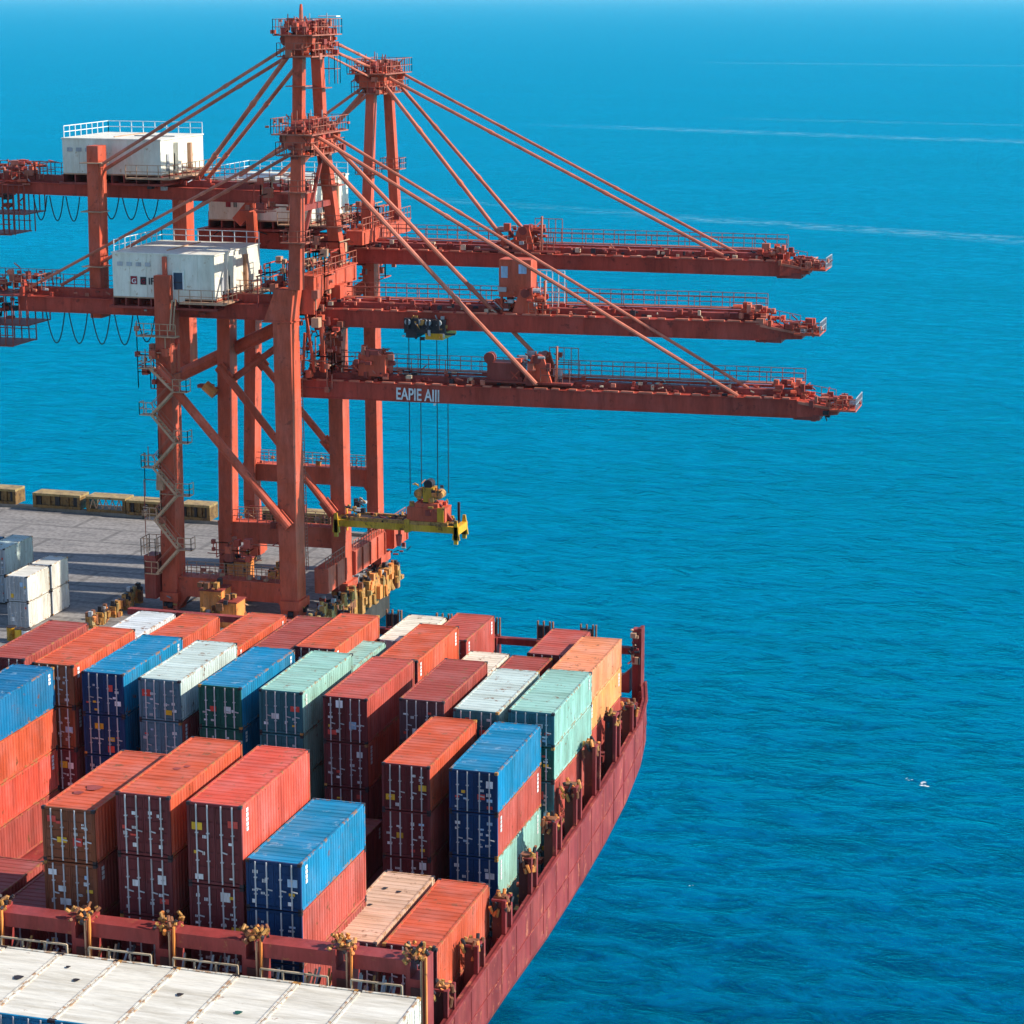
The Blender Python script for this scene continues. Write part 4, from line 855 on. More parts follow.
# pylon on boom where the forestays land
def saddle(root, px, py, Y, seed, w_=2.6, h_=2.4, cab=True):
    P = aY(px, py, Y); mb = MB()
    mb.prism([(P.x - w_ / 2, P.z), (P.x + w_ / 2, P.z), (P.x + .5, P.z + h_), (P.x - .5, P.z + h_)], Y + .4, Y + .7, crane_red)
    mb.prism([(P.x - w_ / 2, P.z), (P.x + w_ / 2, P.z), (P.x + .5, P.z + h_), (P.x - .5, P.z + h_)], Y + 2.6, Y + 2.9, crane_red)
    mb.tube((P.x, Y + .3, P.z + h_ - .3), (P.x, Y + 3.0, P.z + h_ - .3), .4, crane_dark, 12)
    greeble(mb, P.x - 2.4, P.x + 1.6, Y, Y + 3, P.z, P.z + h_, 55, seed, [crane_red, boom_red, crane_dark, rail_red, grey_metal], .38)
    mb.box((P.x - 4.7, Y + .2, P.z - .06), (P.x + 3.1, Y + 3.1, P.z + .1), crane_dark)
    if cab: mb.box((P.x - 4.6, Y + .6, P.z + .1), (P.x - 1.6, Y + 2.6, P.z + 1.6), crane_dark); mb.tube((P.x - 4.4, Y + .5, P.z + 2.0), (P.x - 4.4, Y + 1.2, P.z + 2.0), .5, crane_dark, 12)
    mb.rail((P.x + .4, Y, P.z + .2), (P.x + 3.0, Y, P.z + .2), rail_red, 1.2, .7, .06); mb.bar((P.x + 1.6, Y + 1, P.z), (P.x + 1.6, Y + 1, P.z + 3.2), .4, .12, rail_red); mb.rail((P.x + .4, Y + 3, P.z + .2), (P.x + 3.0, Y + 3, P.z + .2), rail_red, 2.6, .7, .06)
    part(mb, 'stay_saddle', root)
saddle(c1, 536, 384, Y1 + 3.3, 31)
# writing on the boom
tp = aY(396, 399, Y1 + 3.2)
text_part('EAPIE AIJI', 1.5, Vector((tp.x, Y1 + 3.13, tp.z)), Euler((math.pi / 2, math.radians(.6), 0)), label_white, 'lettering', c1, .03, .66)
# winch box on boom root
P = aY(373, 376, Y1 + 4.0); mb = MB(); mb.box((P.x - 1.3, Y1 + 3.8, P.z), (P.x + 1.2, Y1 + 6, P.z + 1.9), crane_red); mb.box((P.x - 1.0, Y1 + 3.7, P.z + 1.9), (P.x + .6, Y1 + 5, P.z + 2.3), crane_dark)
greeble(mb, P.x - 2.2, P.x + 2.0, Y1 + 3.4, Y1 + 6, P.z + .1, P.z + 2.4, 60, 5, [crane_red, crane_dark, rail_red, crane_dark], .3); part(mb, 'winch_box', c1)
# clutter frame at the boom hinge
mb = MB(); P = aY(310, 372, Y1 + 3.4)
for k in range(7):
    a = Vector((P.x + random.uniform(-1, 1.5), Y1 + 3.4 + random.uniform(0, 3), P.z)); mb.bar(a, a + Vector((random.uniform(-1, .6), random.uniform(-.5, .5), random.uniform(3, 5.5))), .22, .22, crane_red)
greeble(mb, P.x - 1.2, P.x + 2.4, Y1 + 3.2, Y1 + 6.5, P.z - .4, P.z + 4.6, 70, 41, [crane_red, crane_dark, rail_red, boom_red], .36)
part(mb, 'boom_hinge', c1)
# back girder with machinery house
Yg = Y1 + 2.2
g0 = aY(18, 296, Yg); g1 = aY(286, 306, Yg); mb = MB(); girder_beam(mb, g0, g1, Yg, 2.6, 1.3, boom_red)
mb.bar((g0.x, Yg + 1.6, g0.z + .4), (g1.x, Yg + 1.6, g1.z + .4), .8, .7, boom_red, side=(0, 1, 0)); gg = part(mb, 'back_girder', c1)
mb = MB(); mb.rail((g0.x, Yg + 2.7, g0.z + .4), (g1.x, Yg + 2.7, g1.z + .4), rail_red, 1.4, 1.1, .055, 3); greeble(mb, g0.x, g1.x, Yg, Yg + 2.4, g0.z + .1, g0.z + .7, 60, 51, [crane_dark, boom_red, grey_metal, stay_red], .22); part(mb, 'girder_walkway', gg)
cables(c1, 44, 135, 310, Yg + .3, 4, 3.0); cables(c1, 135, 157, 313, Yg + .3, 1, 2.6)
tailcage(c1, Yg - .6, 26, 297, 61)
house(c1, Y1 + .9, (112, 253), (112, 297), (214, 257), 10.5, 71, 'near', (173, 290))
P = aY(172, 300, Y1 - .5); mb = MB()   # steps from the house door down to the landside leg
for s in (0, .7): mb.bar((P.x, Y1 - .5 + s, P.z), (aY(172, 330, Y1).x, Y1 - .5 + s, aY(172, 330, Y1).z), .07, .12, rail_tan)
part(mb, 'access_ladder', c1)
sL, sR = aY(24, 290, Yg), aY(50, 288, Yg)
stays(c1, [(Vector((-75.1, 190.4, 42.2)), Vector((sL.x, Yg + .3, sL.z)), .13), (Vector((-75.1, 194.4, 42.0)), Vector((sR.x, Yg + 2.2, sR.z)), .15)], 'backstay')
# short post above the landside leg
mb = MB(); a = aY(165, 278, Y1 + .7); mb.bar(a, a + Vector((0, 0, 1.9)), .35, .35, crane_red); part(mb, 'post', c1)
# zigzag stair tower on the landside leg
def stairs(root, Y, zs, seed):
    mb = MB(); legx = lambda z: aY(161 + (276 - 276) / 36, 276, Y1).x + (30 - z) / 30 * .0 + .05
    x0 = aY(166, 450, Y).x
    side = 0; prev = None
    for i, z in enumerate(zs):
        x = x0 - .9 if side == 0 else x0 + 1.3; w0 = -1.1 if side == 0 else .0
        mb.box((x + w0, Y - 1.0, z - .08), (x + w0 + 1.3, Y - .1, z), rail_tan)
        mb.rail((x + w0, Y - 1.0, z), (x + w0 + 1.3, Y - 1.0, z), rail_tan, 1.1, .6, .06)
        mb.rail((x + (w0 if side == 0 else w0 + 1.3), Y - 1.0, z), (x + (w0 if side == 0 else w0 + 1.3), Y - .1, z), rail_tan, 1.1, .8, .06)
        if prev is not None:
            p = prev
            for yy in (Y - .95, Y - .25):
                mb.bar((p[0], yy, p[1]), (x, yy, z), .08, .2, rail_tan)
                mb.bar((p[0], yy, p[1] + 1.0), (x, yy, z + 1.0), .05, .06, rail_red)
            n = 8
            for k in range(n): f = (k + .5) / n; mb.box((p[0] + (x - p[0]) * f - .12, Y - .93, p[1] + (z - p[1]) * f), (p[0] + (x - p[0]) * f + .12, Y - .27, p[1] + (z - p[1]) * f + .04), rail_tan)
        prev = (x, z); side = 1 - side
    part(mb, 'stair_tower', root)
stairs(c1, Y1 - .1, [3.6, 6.0, 8.6, 11.0, 13.4, 15.8, 18.2, 20.4, 22.4], 1)
mb = MB(); a = aY(160, 335, Y1); mb.box((a.x - 1.9, Y1 - .9, a.z - .1), (a.x + 1.9, Y1 + .0, a.z), rail_tan); mb.rail((a.x - 1.9, Y1 - .9, a.z), (a.x + 1.9, Y1 - .9, a.z), rail_tan, 1.1, .8, .06)
part(mb, 'leg_platform', c1); mb = MB(); mb.box((a.x - 1.9, Y1 - .9, 1.2), (a.x - .8, Y1 + .8, 5.2), crane_dark); railbox(mb, a.x - 2.1, a.x - .7, Y1 - 1, Y1 + .8, 5.2, rail_tan, 1.6, .6, .06); part(mb, 'stair_cabin', c1)

mb = MB(); L_ = aY(281, 330, Y1).x - 1.0
for s_ in (0, .5): mb.bar((L_ + 2.0, Y1 + 2.4 + s_, 4), (L_ + 1.7, Y1 + 2.4 + s_, 24), .06, .06, rail_red)
for k in range(60): z = 4 + k * .33; mb.bar((L_ + 2.0 - .3 * k / 60, Y1 + 2.4, z), (L_ + 2.0 - .3 * k / 60, Y1 + 2.9, z), .04, .04, rail_red)
part(mb, 'leg_ladder', c1)
# ---------------- middle crane
c2 = empty('ship_to_shore_crane', (-80, Y2, 0), 'middle red gantry crane, whose tallest mast head stands highest and boom carries the hoist trolley', 'gantry crane', 'red gantry cranes on the quay')
leg(c2, Y2, [(223, 316), (226, 600)], 1.25, 1.7); leg(c2, Y2, [(333, 285), (340, 625)], 1.35, 1.7)
for px in (226, 340): P = aY(px, 600, Y2); bogie(c2, P.x, Y2)
sillbeam(c2, Y2, (218, 522), (340, 529), 1.85, 0); brace(c2, Y2 - .2, (219, 366), (334, 514), .36)
mb = MB(); a = aY(178, 376, 199.5); b = aY(290, 322, Y2 + .5); mb.tube(a, b, .62, crane_red, 12); a2 = aY(215, 392, Y2 + .5); b2 = aY(290, 338, Y2 + .5)
mb.tube(a2, b2, .32, crane_red, 10); part(mb, 'upper_brace', c2)
mb = MB(); q = aY(212, 385, Y2); mb.tube((q.x - .6, Y2 - .2, q.z), (q.x + .4, Y2 - .2, q.z - .8), .5, orange_dirty, 10); mb.box((q.x - 1.4, Y2 - .2, q.z - .3), (q.x, Y2 + .6, q.z), crane_dark); part(mb, 'hoist_motor', c2)
# rear posts carrying the upper girder
Yp = Y2 - 3.4
Yp0 = Yp
for (xa, ya, xb_, yb_, w_, Yp) in ((92, 146, 96, 318, 1.1, Yp0), (178, 166, 184, 376, 1.4, 200.6)):
    mb = MB(); P, Q = aY(xa, ya, Yp), aY(xb_, yb_, Yp)
    mb.hexa([(Q.x - w_ / 2, Yp, Q.z), (Q.x + w_ / 2, Yp, Q.z), (Q.x + w_ / 2, Yp + 1.7, Q.z), (Q.x - w_ / 2, Yp + 1.7, Q.z), (P.x - w_ / 2, Yp, P.z), (P.x + w_ / 2, Yp, P.z), (P.x + w_ / 2, Yp + 1.7, P.z), (P.x - w_ / 2, Yp + 1.7, P.z)], crane_red)
    for f in (.3, .62, .9): c = Q.lerp(P, f); mb.box((c.x - w_ / 2 - .5, Yp - .5, c.z), (c.x + w_ / 2 + .5, Yp + 1.2, c.z + .08), rail_tan)
    part(mb, 'rear_post', c2)
Yp = Yp0
a = aY(90, 306, Y2 + .2); b = aY(225, 313, Y2 + .2); mb = MB(); mb.bar((a.x, Y2 + .9, a.z), (b.x, Y2 + .9, b.z), 1.2, 1.0, crane_red, side=(0, 1, 0)); part(mb, 'lower_tie_beam', c2)
g0 = aY(-10, 182, Y2); g1 = aY(300, 194, Y2); mb = MB(); girder_beam(mb, g0, g1, Y2 + 1.2, 2.6, 1.05, boom_red); mb.bar((g0.x, Y2 + 2.6, g0.z + .35), (g1.x, Y2 + 2.6, g1.z + .35), .8, .6, crane_dark, side=(0, 1, 0)); gg = part(mb, 'back_girder', c2)
mb = MB(); mb.rail((g0.x, Y2 + 3.7, g0.z + .4), (g1.x, Y2 + 3.7, g1.z + .4), rail_red, 1.3, 1.1, .055, 3); greeble(mb, g0.x, g1.x, Y2 + 1.2, Y2 + 3.6, g0.z + .1, g0.z + .6, 60, 52, [crane_dark, boom_red, grey_metal, rail_white], .2); part(mb, 'girder_walkway', gg)
cables(c2, 32, 81, 195, Y2 + 1.4, 3, 2.3); cables(c2, 101, 160, 196, Y2 + 1.4, 3, 2.1); tailcage(c2, Y2 + .4, 24, 186, 62, 4.5, 4)
house(c2, Y2 - 1.0, (62, 139), (62, 174), (160, 138), 9.5, 72, '')
# mast standing behind the near one
def beyond(P, k): v = P - Vector((0, 0, CZ)); return v * k + Vector((0, 0, CZ))
k2 = 1.016
L0, R0 = beyond(mL0, k2), beyond(mR0, k2); L1_, R1_ = beyond(Vector((-74.5, 190.6, 51.3)), 1.0), beyond(Vector((-74.5, 194.6, 51.2)), 1.0)
Lm, Rm = beyond(mL1 + Vector((0, 0, -1.2)), 1.02), beyond(mR1 + Vector((0, 0, -1.2)), 1.02)
for a, b, c in ((L0, Lm, L1_), (R0, Rm, R1_)):
    mb = MB(); mb.bar(a, b, .85, .9, crane_red, side=(0, 1, 0)); mb.bar(b, c, .85, .9, crane_red, side=(0, 1, 0)); 
    d = b.lerp(c, .55); mb.box((d.x - .9, d.y - .9, d.z), (d.x + .9, d.y + .9, d.z + .08), rail_red); part(mb, 'mast_leg', c2)
mb = MB(); p = R1_.lerp(Rm, .35); railbox(mb, p.x - .2, p.x + 1.4, p.y + .4, p.y + 1.8, p.z - .6, rail_red, 2.6, .6, .05); part(mb, 'lift_cage', c2)
mb = MB(); z = min(L0.z, R0.z) - .7; mb.box((L0.x - .7, L0.y - .2, z - 1.2), (L0.x + .7, R0.y + .8, z + .6), crane_red); part(mb, 'portal_beam', c2)
headbox(c2, L1_, R1_, 12, big=.95)
mb = MB(); mb.tube((L1_.x, L1_.y + .5, L1_.z), (L1_.x, L1_.y + .5, L1_.z + 2.2), .22, rail_red, 10, .16); mb.tube((L1_.x, L1_.y + .5, L1_.z + 2.2), (L1_.x, L1_.y + .5, L1_.z + 2.7), .16, crane_red, 10, .1); mb.box((R1_.x + .2, R1_.y, L1_.z + 1.6), (R1_.x + 1.9, R1_.y + 1, L1_.z + 1.7), rail_white); part(mb, 'beacon', c2)
A, Bm = boom(c2, Y2 - .6 - 1.5, (308, 309), (759, 323), 3.0, 1.45, (820, 335), 22)
Yb2 = Y2 - 2.1
saddle(c2, 524, 318, Yb2, 32, cab=False)
P = aY(497, 316, Yb2); mb = MB(); mb.box((P.x, Yb2 + .6, P.z + 1.6), (P.x + 2.9, Yb2 + 2.6, P.z + 4.9), crane_red)
for xx in (P.x + .1, P.x + 2.6): mb.box((xx, Yb2 + .7, P.z), (xx + .2, Yb2 + .9, P.z + 1.6), crane_red)
mb.box((P.x + .2, Yb2 + .55, P.z + 3.3), (P.x + .8, Yb2 + .597, P.z + 4.3), label_blue); mb.box((P.x + 1.8, Yb2 + .55, P.z + 3.7), (P.x + 2.5, Yb2 + .597, P.z + 4.5), label_blue)
greeble(mb, P.x - .5, P.x + 4.5, Yb2 + .5, Yb2 + 2.8, P.z, P.z + 1.7, 40, 6, [crane_red, crane_dark, boom_red], .35)
mb.rail((P.x + 3.2, Yb2 + 2.6, P.z), (P.x + 5.4, Yb2 + 2.6, P.z), rail_white, 3.8, .55, .06); part(mb, 'electrical_cabin', c2)
hd2 = Vector((-74.0, 192, 51.0))
def fy(px, py, Y): return aY(px, py, Y)
stays(c2, [(Vector((-74.4, 193.0, 50.4)), Vector((-74.4, 208.4, 47.2)), .10)], 'forestay')
stays(c2, [(Vector((-73.9, 190.8, 51.0)), Vector((-74.6, 208.6, 48.2)), .14), (Vector((-73.9, 194.6, 51.2)), Vector((-74.4, 209.6, 48.6)), .13)], 'forestay')
stays(c2, [(Vector((-75.2, 190.8, 50.7)), fy(96, 168, Yp + .3), .15), (Vector((-75.2, 194.4, 50.6)), fy(104, 170, Yp + 1.4), .16),
           (Vector((-75.2, 190.8, 50.2)), fy(178, 206, 200.9), .22), (Vector((-75.2, 194.6, 50.0)), fy(186, 206, 202.0), .19)], 'backstay')
# hoist trolley under the boom
P = aY(405, 316, Yb2 - .2); Q = aY(446, 316, Yb2 - .2); mb = MB()
zz = aY(420, 327, Yb2).z
mb.box((P.x, Yb2 - .5, zz - .5), (Q.x, Yb2 - .12, zz + .8), dark_metal); 
for k in range(4): x = P.x + .4 + k * .95; mb.tube((x, Yb2 - .75, zz + .5), (x, Yb2 - .5, zz + .5), .27, grey_metal, 12); mb.box((x - .1, Yb2 - .8, zz - .1), (x + .1, Yb2 - .5, zz + .8), dark_metal)
mb.box((P.x + .2, Yb2 - .6, zz - .9), (P.x + 1.2, Yb2 + 3.4, zz - .4), dark_metal); mb.box((P.x + 2.0, Yb2 - .6, zz - 1.0), (P.x + 3.6, Yb2 + 3.4, zz - .45), yellow)
mb.box((Q.x, Yb2 - .5, zz - .55), (Q.x + .9, Yb2 - .3, zz - .4), dark_metal)
greeble(mb, P.x, Q.x, Yb2 - .7, Yb2 - .1, zz - 1.0, zz + .9, 50, 8, [dark_metal, grey_metal, yellow_rust, dark_metal], .22); part(mb, 'hoist_trolley', c2)

# ---------------- far crane
c3 = empty('ship_to_shore_crane', (-80, Y3, 0), 'farthest red gantry crane, with its mast head right of the others', 'gantry crane', 'red gantry cranes on the quay')
leg(c3, Y3, [(250, 300), (249, 500)], 1.15, 1.6); leg(c3, Y3, [(368, 255), (374, 590)], 1.15, 1.6)
mb = MB(); P = aY(249, 500, Y3); mb.hexa([(P.x - .2, Y3, 0.9), (P.x + 1.0, Y3, .9), (P.x + 1.0, Y3 + 1.4, .9), (P.x - .2, Y3 + 1.4, .9), (P.x - .575, Y3, P.z), (P.x + .575, Y3, P.z), (P.x + .575, Y3 + 1.6, P.z), (P.x - .575, Y3 + 1.6, P.z)], crane_red); part(mb, 'leg_foot', c3)
for px, py in ((250, 570), (374, 590)): P = aY(px, py, Y3); bogie(c3, P.x, Y3)
sillbeam(c3, Y3, (243, 463), (372, 472), 1.6, 0, haunchL=False); brace(c3, Y3 - .15, (255, 355), (334, 451), .34)
brace(c3, Y3 - .1, (349, 296), (366, 285), .35)
mb = MB(); mb.box((-75.3, 203.5, 32.1), (-73.7, 217.4, 33.3), crane_red); mb.box((-75.35, 203.4, 33.3), (-73.65, 217.5, 33.4), crane_red)
for k in range(6): y = 204 + k * 2.4; mb.box((-73.69, y, 32.15), (-73.62, y + .1, 33.2), crane_dark)
mb.box((-74.9, 208.75, 29.6), (-73.9, 209.6, 32.098), crane_red)
xb = part(mb, 'portal_beam', c3)
mb = MB(); mb.rail((-73.7, 203.6, 33.4), (-73.7, 217.4, 33.4), rail_red, 1.15, .9, .06); mb.rail((-75.3, 203.6, 33.4), (-75.3, 217.4, 33.4), rail_red, 1.5, .8, .06); greeble(mb, -76.5, -73.9, 204, 217, 28.5, 34.0, 90, 78, [crane_red, rail_red, crane_dark], .32); part(mb, 'beam_railing', xb)
a3, b3, c_, d_ = Vector((-74.5, 207.0, 33.4)), Vector((-74.5, 215.4, 33.4)), Vector((-74.5, 209.0, 47.4)), Vector((-74.5, 213.4, 47.4))
for a, b in ((a3, c_), (b3, d_)):
    mb = MB(); mb.bar(a, b, .85, .9, crane_red, side=(0, 1, 0), w2=.8, h2=.8); c = a.lerp(b, .35); mb.box((c.x - 1.0, c.y - .9, c.z), (c.x + 1.0, c.y + .9, c.z + .08), rail_red); railbox(mb, c.x - 1, c.x + 1, c.y - .9, c.y + .9, c.z + .08, rail_red, 1.0, .7, .05); part(mb, 'mast_leg', c3)
headbox(c3, c_, d_, 13)
boom(c3, Y3 - 2.2, (352, 249), (780, 262), 3.0, 1.25, (826, 270), 23); Yb3 = Y3 - 2.2
saddle(c3, 522, 252, Yb3, 33, 2.2, 2.2, cab=False)
stays(c3, [(Vector((-73.9, 209.2, 47.2)), fy(503, 238, Yb3 + .6), .2), (Vector((-73.9, 213.4, 47.0)), fy(524, 230, Yb3 + 2.6), .18),
           (Vector((-73.9, 209.4, 47.6)), fy(728, 258, Yb3 + .6), .16), (Vector((-73.9, 213.8, 47.8)), fy(737, 253, Yb3 + 2.6), .14)], 'forestay')
stays(c3, [(Vector((-75.1, 209.4, 46.6)), fy(196, 208, Y3 + 1), .14), (Vector((-75.1, 212.8, 46.5)), fy(236, 214, Y3 + 2), .17), (Vector((-75.1, 209.2, 46.2)), fy(258, 214, Y3 + 1), .22)], 'backstay')
g0 = aY(196, 229, Y3); g1 = aY(352, 238, Y3); mb = MB(); girder_beam(mb, g0, g1, Y3 + .3, 2.6, 1.5, boom_red); gg = part(mb, 'back_girder', c3)
mb = MB(); mb.rail((g0.x, Y3 + 3.1, g0.z + .1), (g1.x, Y3 + 3.1, g1.z + .1), rail_red, 1.3, 1.1, .055, 3); greeble(mb, g0.x + 4, g1.x, Y3 + .3, Y3 + 2.8, g0.z - .2, g0.z + 1.4, 70, 53, [crane_dark, boom_red, grey_metal, dark_metal], .32); part(mb, 'girder_walkway', gg)
house(c3, Y3 - 2.0, (208, 180), (208, 220), (311, 183), 10.0, 73, 'mid')
mb = MB(); P, Q = aY(250, 190, Y3 - 3.2), aY(253, 246, Y3 - 3.2); mb.bar(P, Q, .9, .8, crane_red, side=(0, 1, 0)); a, b = aY(238, 222, Y3 - 3), aY(252, 205, Y3 - 3); mb.bar(a, b, .8, 1.1, crane_red, side=(0, 1, 0)); part(mb, 'rear_post', c3)
mb = MB(); P, Q = aY(250, 300, Y3), aY(250, 240, Y3); mb.bar(P, Q, .9, .8, crane_red, side=(0, 1, 0)); part(mb, 'leg_extension', c3)
# travelling beams low on the quayside rail, one under each crane
for c, ya, yb in ((c1, 190.7, 195.6), (c2, 197.9, 206.6), (c3, 208.8, 213)):
    mb = MB(); mb.hexa([(-74.1, ya, 2.0), (-72.9, ya, 2.0), (-72.9, yb, 2.0), (-74.1, yb, 2.0), (-74.1, ya, 4.3), (-72.9, ya, 4.3), (-72.9, yb, 4.3), (-74.1, yb, 4.3)], crane_red)
    n = max(1, int((yb - ya) / 2))
    for k in range(n + 1): y = ya + (yb - ya) * k / n * .96; mb.box((-72.89, y, 2.1), (-72.75, y + .15, 4.25), crane_red)
    mb.rail((-73.0, ya, 4.3), (-73.0, yb, 4.3), rail_red, 1.0, .7, .06)
    greeble(mb, -74.2, -72.7, ya, yb, .6, 1.9, int((yb - ya) * 2), int(ya), [dark_metal, crane_dark, grey_metal], .3)
    part(mb, 'travel_beam', c)

CL = [crane_red, rail_red, crane_dark, rail_tan, crane_dark, boom_red]
pipes(c1, 'pipework', -77.6, -73.6, 189.5, 202, 26.5, 32.4, 150, 1, CL)
pipes(c1, 'pipework', -79.5, -75.6, 189.5, 196, 27.5, 31.5, 90, 2, CL)
pipes(c1, 'pipework', -75.4, -72.4, 191.5, 196, 20.5, 26.5, 90, 3, CL)
pipes(c3, 'pipework', -77.6, -73.4, 203, 217.5, 28.5, 35.2, 170, 4, CL)
pipes(c2, 'pipework', -79.5, -73.8, 197.5, 203, 26.0, 33.0, 150, 5, CL)
pipes(c2, 'pipework', -82, -77, 190.5, 196, 36.2, 38.6, 60, 6, CL)
pipes(c1, 'pipework', -89.5, -86.4, 188.0, 191.2, 20.5, 26.5, 70, 7, CL, .07)
pipes(c1, 'pipework', -86.6, -76.5, 188.8, 190.1, 5.2, 6.6, 60, 8, CL + [yellow_rust], .07)
pipes(c1, 'pipework', -89.3, -86.2, 188.0, 188.45, 2.5, 24, 60, 9, [rail_tan, rail_red, crane_dark], .06)
pipes(c2, 'pipework', -86, -74.5, 196.4, 197.8, 6.6, 8.0, 60, 10, CL + [yellow_rust], .07)
# ------------------------------------------------------------------ spreader hanging from the trolley
def spreader():
    Y = Yb2 + .2; a = aY(337, 515, Y); b = aY(459, 527, Y); e = empty('container_spreader', ((a.x + b.x) / 2, Y, a.z - 1), 'yellow container spreader hanging on ropes from the middle boom', 'spreader')
    D = 2.4; mb = MB(); z = (a.z + b.z) / 2 - .1; x0, x1 = a.x + .2, b.x - .5
    for yy in (Y + .0, Y + D - .35): mb.box((x0, yy, z - .75), (x1, yy + .35, z - .15), yellow); mb.box((x0 + 1.0, yy + .05, z - .15), (x1 - .6, yy + .3, z + .18), yellow_rust)
    for xx in (x0 + 3, (x0 + x1) / 2 + .6, x1 - 2.5): mb.box((xx, Y + .35, z - .65), (xx + .4, Y + D - .35, z - .2), dark_metal)
    mb.box(((x0 + x1) / 2 + .8, Y - .05, z - .9), ((x0 + x1) / 2 + 1.25, Y + D + .05, z + .3), yellow)
    part(mb, 'main_beam', e)
    for xx, s in ((x0 - .5, -1), (x1, 1)):
        mb = MB(); mb.box((xx, Y - .15, z - .8), (xx + .5, Y + D + .15, z - .1), yellow)
        for yy in (Y - .2, Y + D - .05):
            mb.box((xx + .05, yy, z - 1.7), (xx + .4, yy + .25, z - .1), yellow); mb.hexa([(xx - .1, yy, z - 1.3), (xx + .6, yy, z - 1.3), (xx + .6, yy + .2, z - 1.3), (xx - .1, yy + .2, z - 1.3), (xx + .1, yy, z + .5), (xx + .35, yy, z + .5), (xx + .35, yy + .2, z + .5), (xx + .1, yy + .2, z + .5)], yellow)
        part(mb, 'end_frame', e)
    mb = MB(); greeble(mb, x0 + .2, x0 + 2.2, Y + .1, Y + D, z + .1, z + 1.3, 24, 3, [dark_metal, yellow_rust, grey_metal, yellow], .28)
    greeble(mb, x1 - 2.2, x1, Y + .1, Y + D, z - .1, z + .5, 16, 4, [dark_metal, yellow_rust, yellow], .24)
    mb.bar((x1 - .2, Y + D - .2, z - .2), (x1 - .2, Y + D - .2, z + 1.7), .2, .2, dark_metal); mb.box((x0 + .1, Y + .4, z - .08), (x1, Y + D - .4, z + .02), dark_metal); greeble(mb, x0 + 2.4, x1 - 2.4, Y + .0, Y + D, z - .1, z + .3, 40, 44, [dark_metal, yellow_rust, crane_dark, yellow], .2); part(mb, 'drive_gear', e)
    hx = aY(427, 500, Y).x; mb = MB(); mb.box((hx - 2.0, Y + .2, z + .18), (hx + 1.6, Y + D - .2, z + 1.4), crane_red); mb.box((hx - 1.3, Y + .3, z + 1.4), (hx + .9, Y + D - .3, z + 1.8), crane_red)
    for s in (-1, 1): mb.bar((hx + s * 2.0, Y + 1, z + .2), (hx + s * .6, Y + 1, z + 1.9), .3, .3, crane_dark)
    mb.box((hx + .9, Y + .12, z + .2), (hx + 1.5, Y + .197, z + 1.5), yellow)
    greeble(mb, hx - 1.8, hx + 1.6, Y + .1, Y + D - .1, z + .3, z + 1.9, 26, 15, [crane_red, crane_dark, yellow_rust], .26); hb = part(mb, 'headblock', e)
    mb = MB()
    mb.box((hx - .55, Y + .5, z + 1.9), (hx + .45, Y + 1.7, z + 3.2), yellow)
    for s in (-1.0, .9): mb.tube((hx + s, Y + .5, z + 2.6), (hx + s, Y + 1.6, z + 2.6), .42, yellow_rust, 12); mb.box((hx + s - .3, Y + .45, z + 2.4), (hx + s + .3, Y + 1.7, z + 2.8), orange_dirty)
    mb.tube((hx - .1, Y + .6, z + 3.5), (hx - .1, Y + 1.5, z + 3.5), .42, dark_metal, 12); greeble(mb, hx - 1.4, hx + 1.3, Y + .4, Y + 1.8, z + 2.0, z + 3.4, 34, 19, [yellow, yellow_rust, dark_metal, orange_dirty], .24); mb.tube((hx - .5, Y + 1, z + 1.7), (hx + .4, Y + 1, z + 2.1), .4, dark_metal, 10)
    part(mb, 'sheave_block', hb)
    for px, dy in ((409, .2), (415.5, 1.6), (437, .2), (443, 1.6)):
        top = aY(px, 332, Y).x; mb = MB(); mb.tube((top - .1, Y + dy, z + 2.6), (top - .1, Y + dy, aY(px, 330, Y).z), .045, rope_black, 5); part(mb, 'rope', e)
    mb = MB(); p = aY(397, 532, Y); mb.tube((p.x, Y + .5, z - .7), (p.x, Y + .5, z - 1.3), .06, dark_metal, 6); mb.tube((p.x, Y + .5, z - 1.3), (p.x, Y + .5, z - 2.3), .32, label_red, 8, .22); part(mb, 'signal_lamp', e)
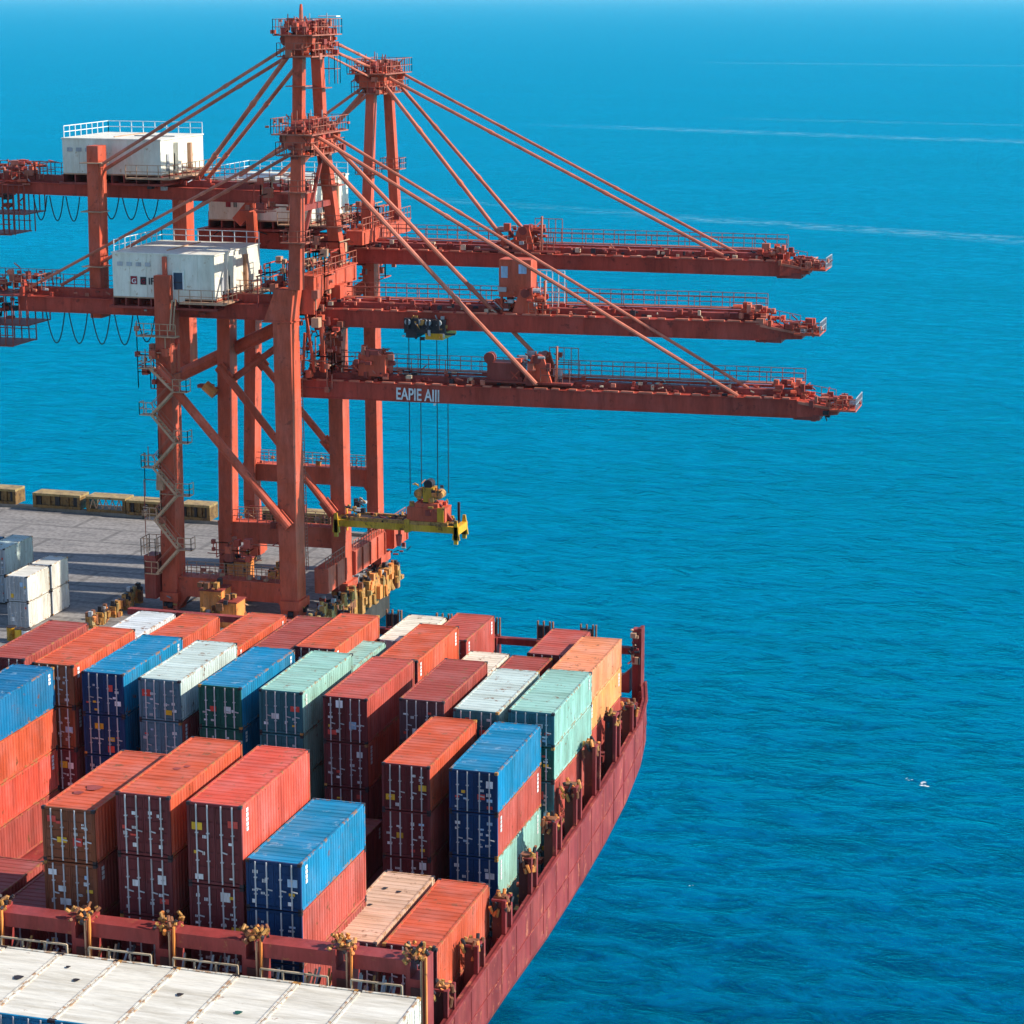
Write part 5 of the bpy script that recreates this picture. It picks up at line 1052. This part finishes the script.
spreader()

# ------------------------------------------------------------------ little foam flecks on the water
mb = MB(); rn = random.Random(4); fm = paint('foam', (0.8, 0.84, 0.84), rust=0)
for (px, py, n, s) in ((921, 784, 11, .13), (908, 780, 6, .06), (692, 886, 2, .05)):
    c = aZ(px, py, -4)
    for q in range(n):
        x, y = c.x + rn.gauss(0, s * 2.0), c.y + rn.gauss(0, s * 2.6); r = s * rn.uniform(.3, 1)
        mb.face([(x + math.cos(a) * r * rn.uniform(.9, 2.0), y + math.sin(a) * r * rn.uniform(.6, 1.2), -3.97 + .003 * q) for a in [2 * math.pi * j / 8 for j in range(8)]], fm)
o = mb.build('sea_foam'); tag(o, 'small white foam flecks on the sea', kind='stuff')
# dark rubble at the foot of the quay wall and small quay clutter
def drum(x, y, label, mat):
    e = empty('oil_drum', (x, y, 0), label, 'drum', 'drums on the quay'); mb = MB(); mb.tube((x, y, 0), (x, y, 1.2), .42, mat, 12); part(mb, 'body', e); mb = MB(); mb.tube((x, y, 1.2), (x, y, 1.26), .44, dark_metal, 12); part(mb, 'lid', e)
for i, (px, py, mt, cn) in enumerate(((12, 634, yellow, 'yellow'), (20, 636, label_yellow, 'deep yellow'), (27, 637, label_white, 'white'))):
    P = aZ(px, py + 6, 0); drum(P.x, P.y, '%s drum in front of the white quay containers' % cn, mt)

# ------------------------------------------------------------------ sea haze: one closed box of thin air
hm = bpy.data.materials.new('haze_air'); hm.use_nodes = True; ht = hm.node_tree
ht.nodes.remove(ht.nodes["Principled BSDF"]); pv = ht.nodes.new("ShaderNodeVolumePrincipled")
pv.inputs["Color"].default_value = (0.50, 0.84, 1.0, 1); pv.inputs["Density"].default_value = 2.4e-5; pv.inputs["Anisotropy"].default_value = 0.1
ht.links.new(pv.outputs[0], [n for n in ht.nodes if n.type == 'OUTPUT_MATERIAL'][0].inputs[1])
mb = MB(); mb.box((-75000, -4000, -8), (75000, 145000, 62), hm); o = mb.build('haze'); tag(o, 'thin pale haze over the sea', kind='stuff')
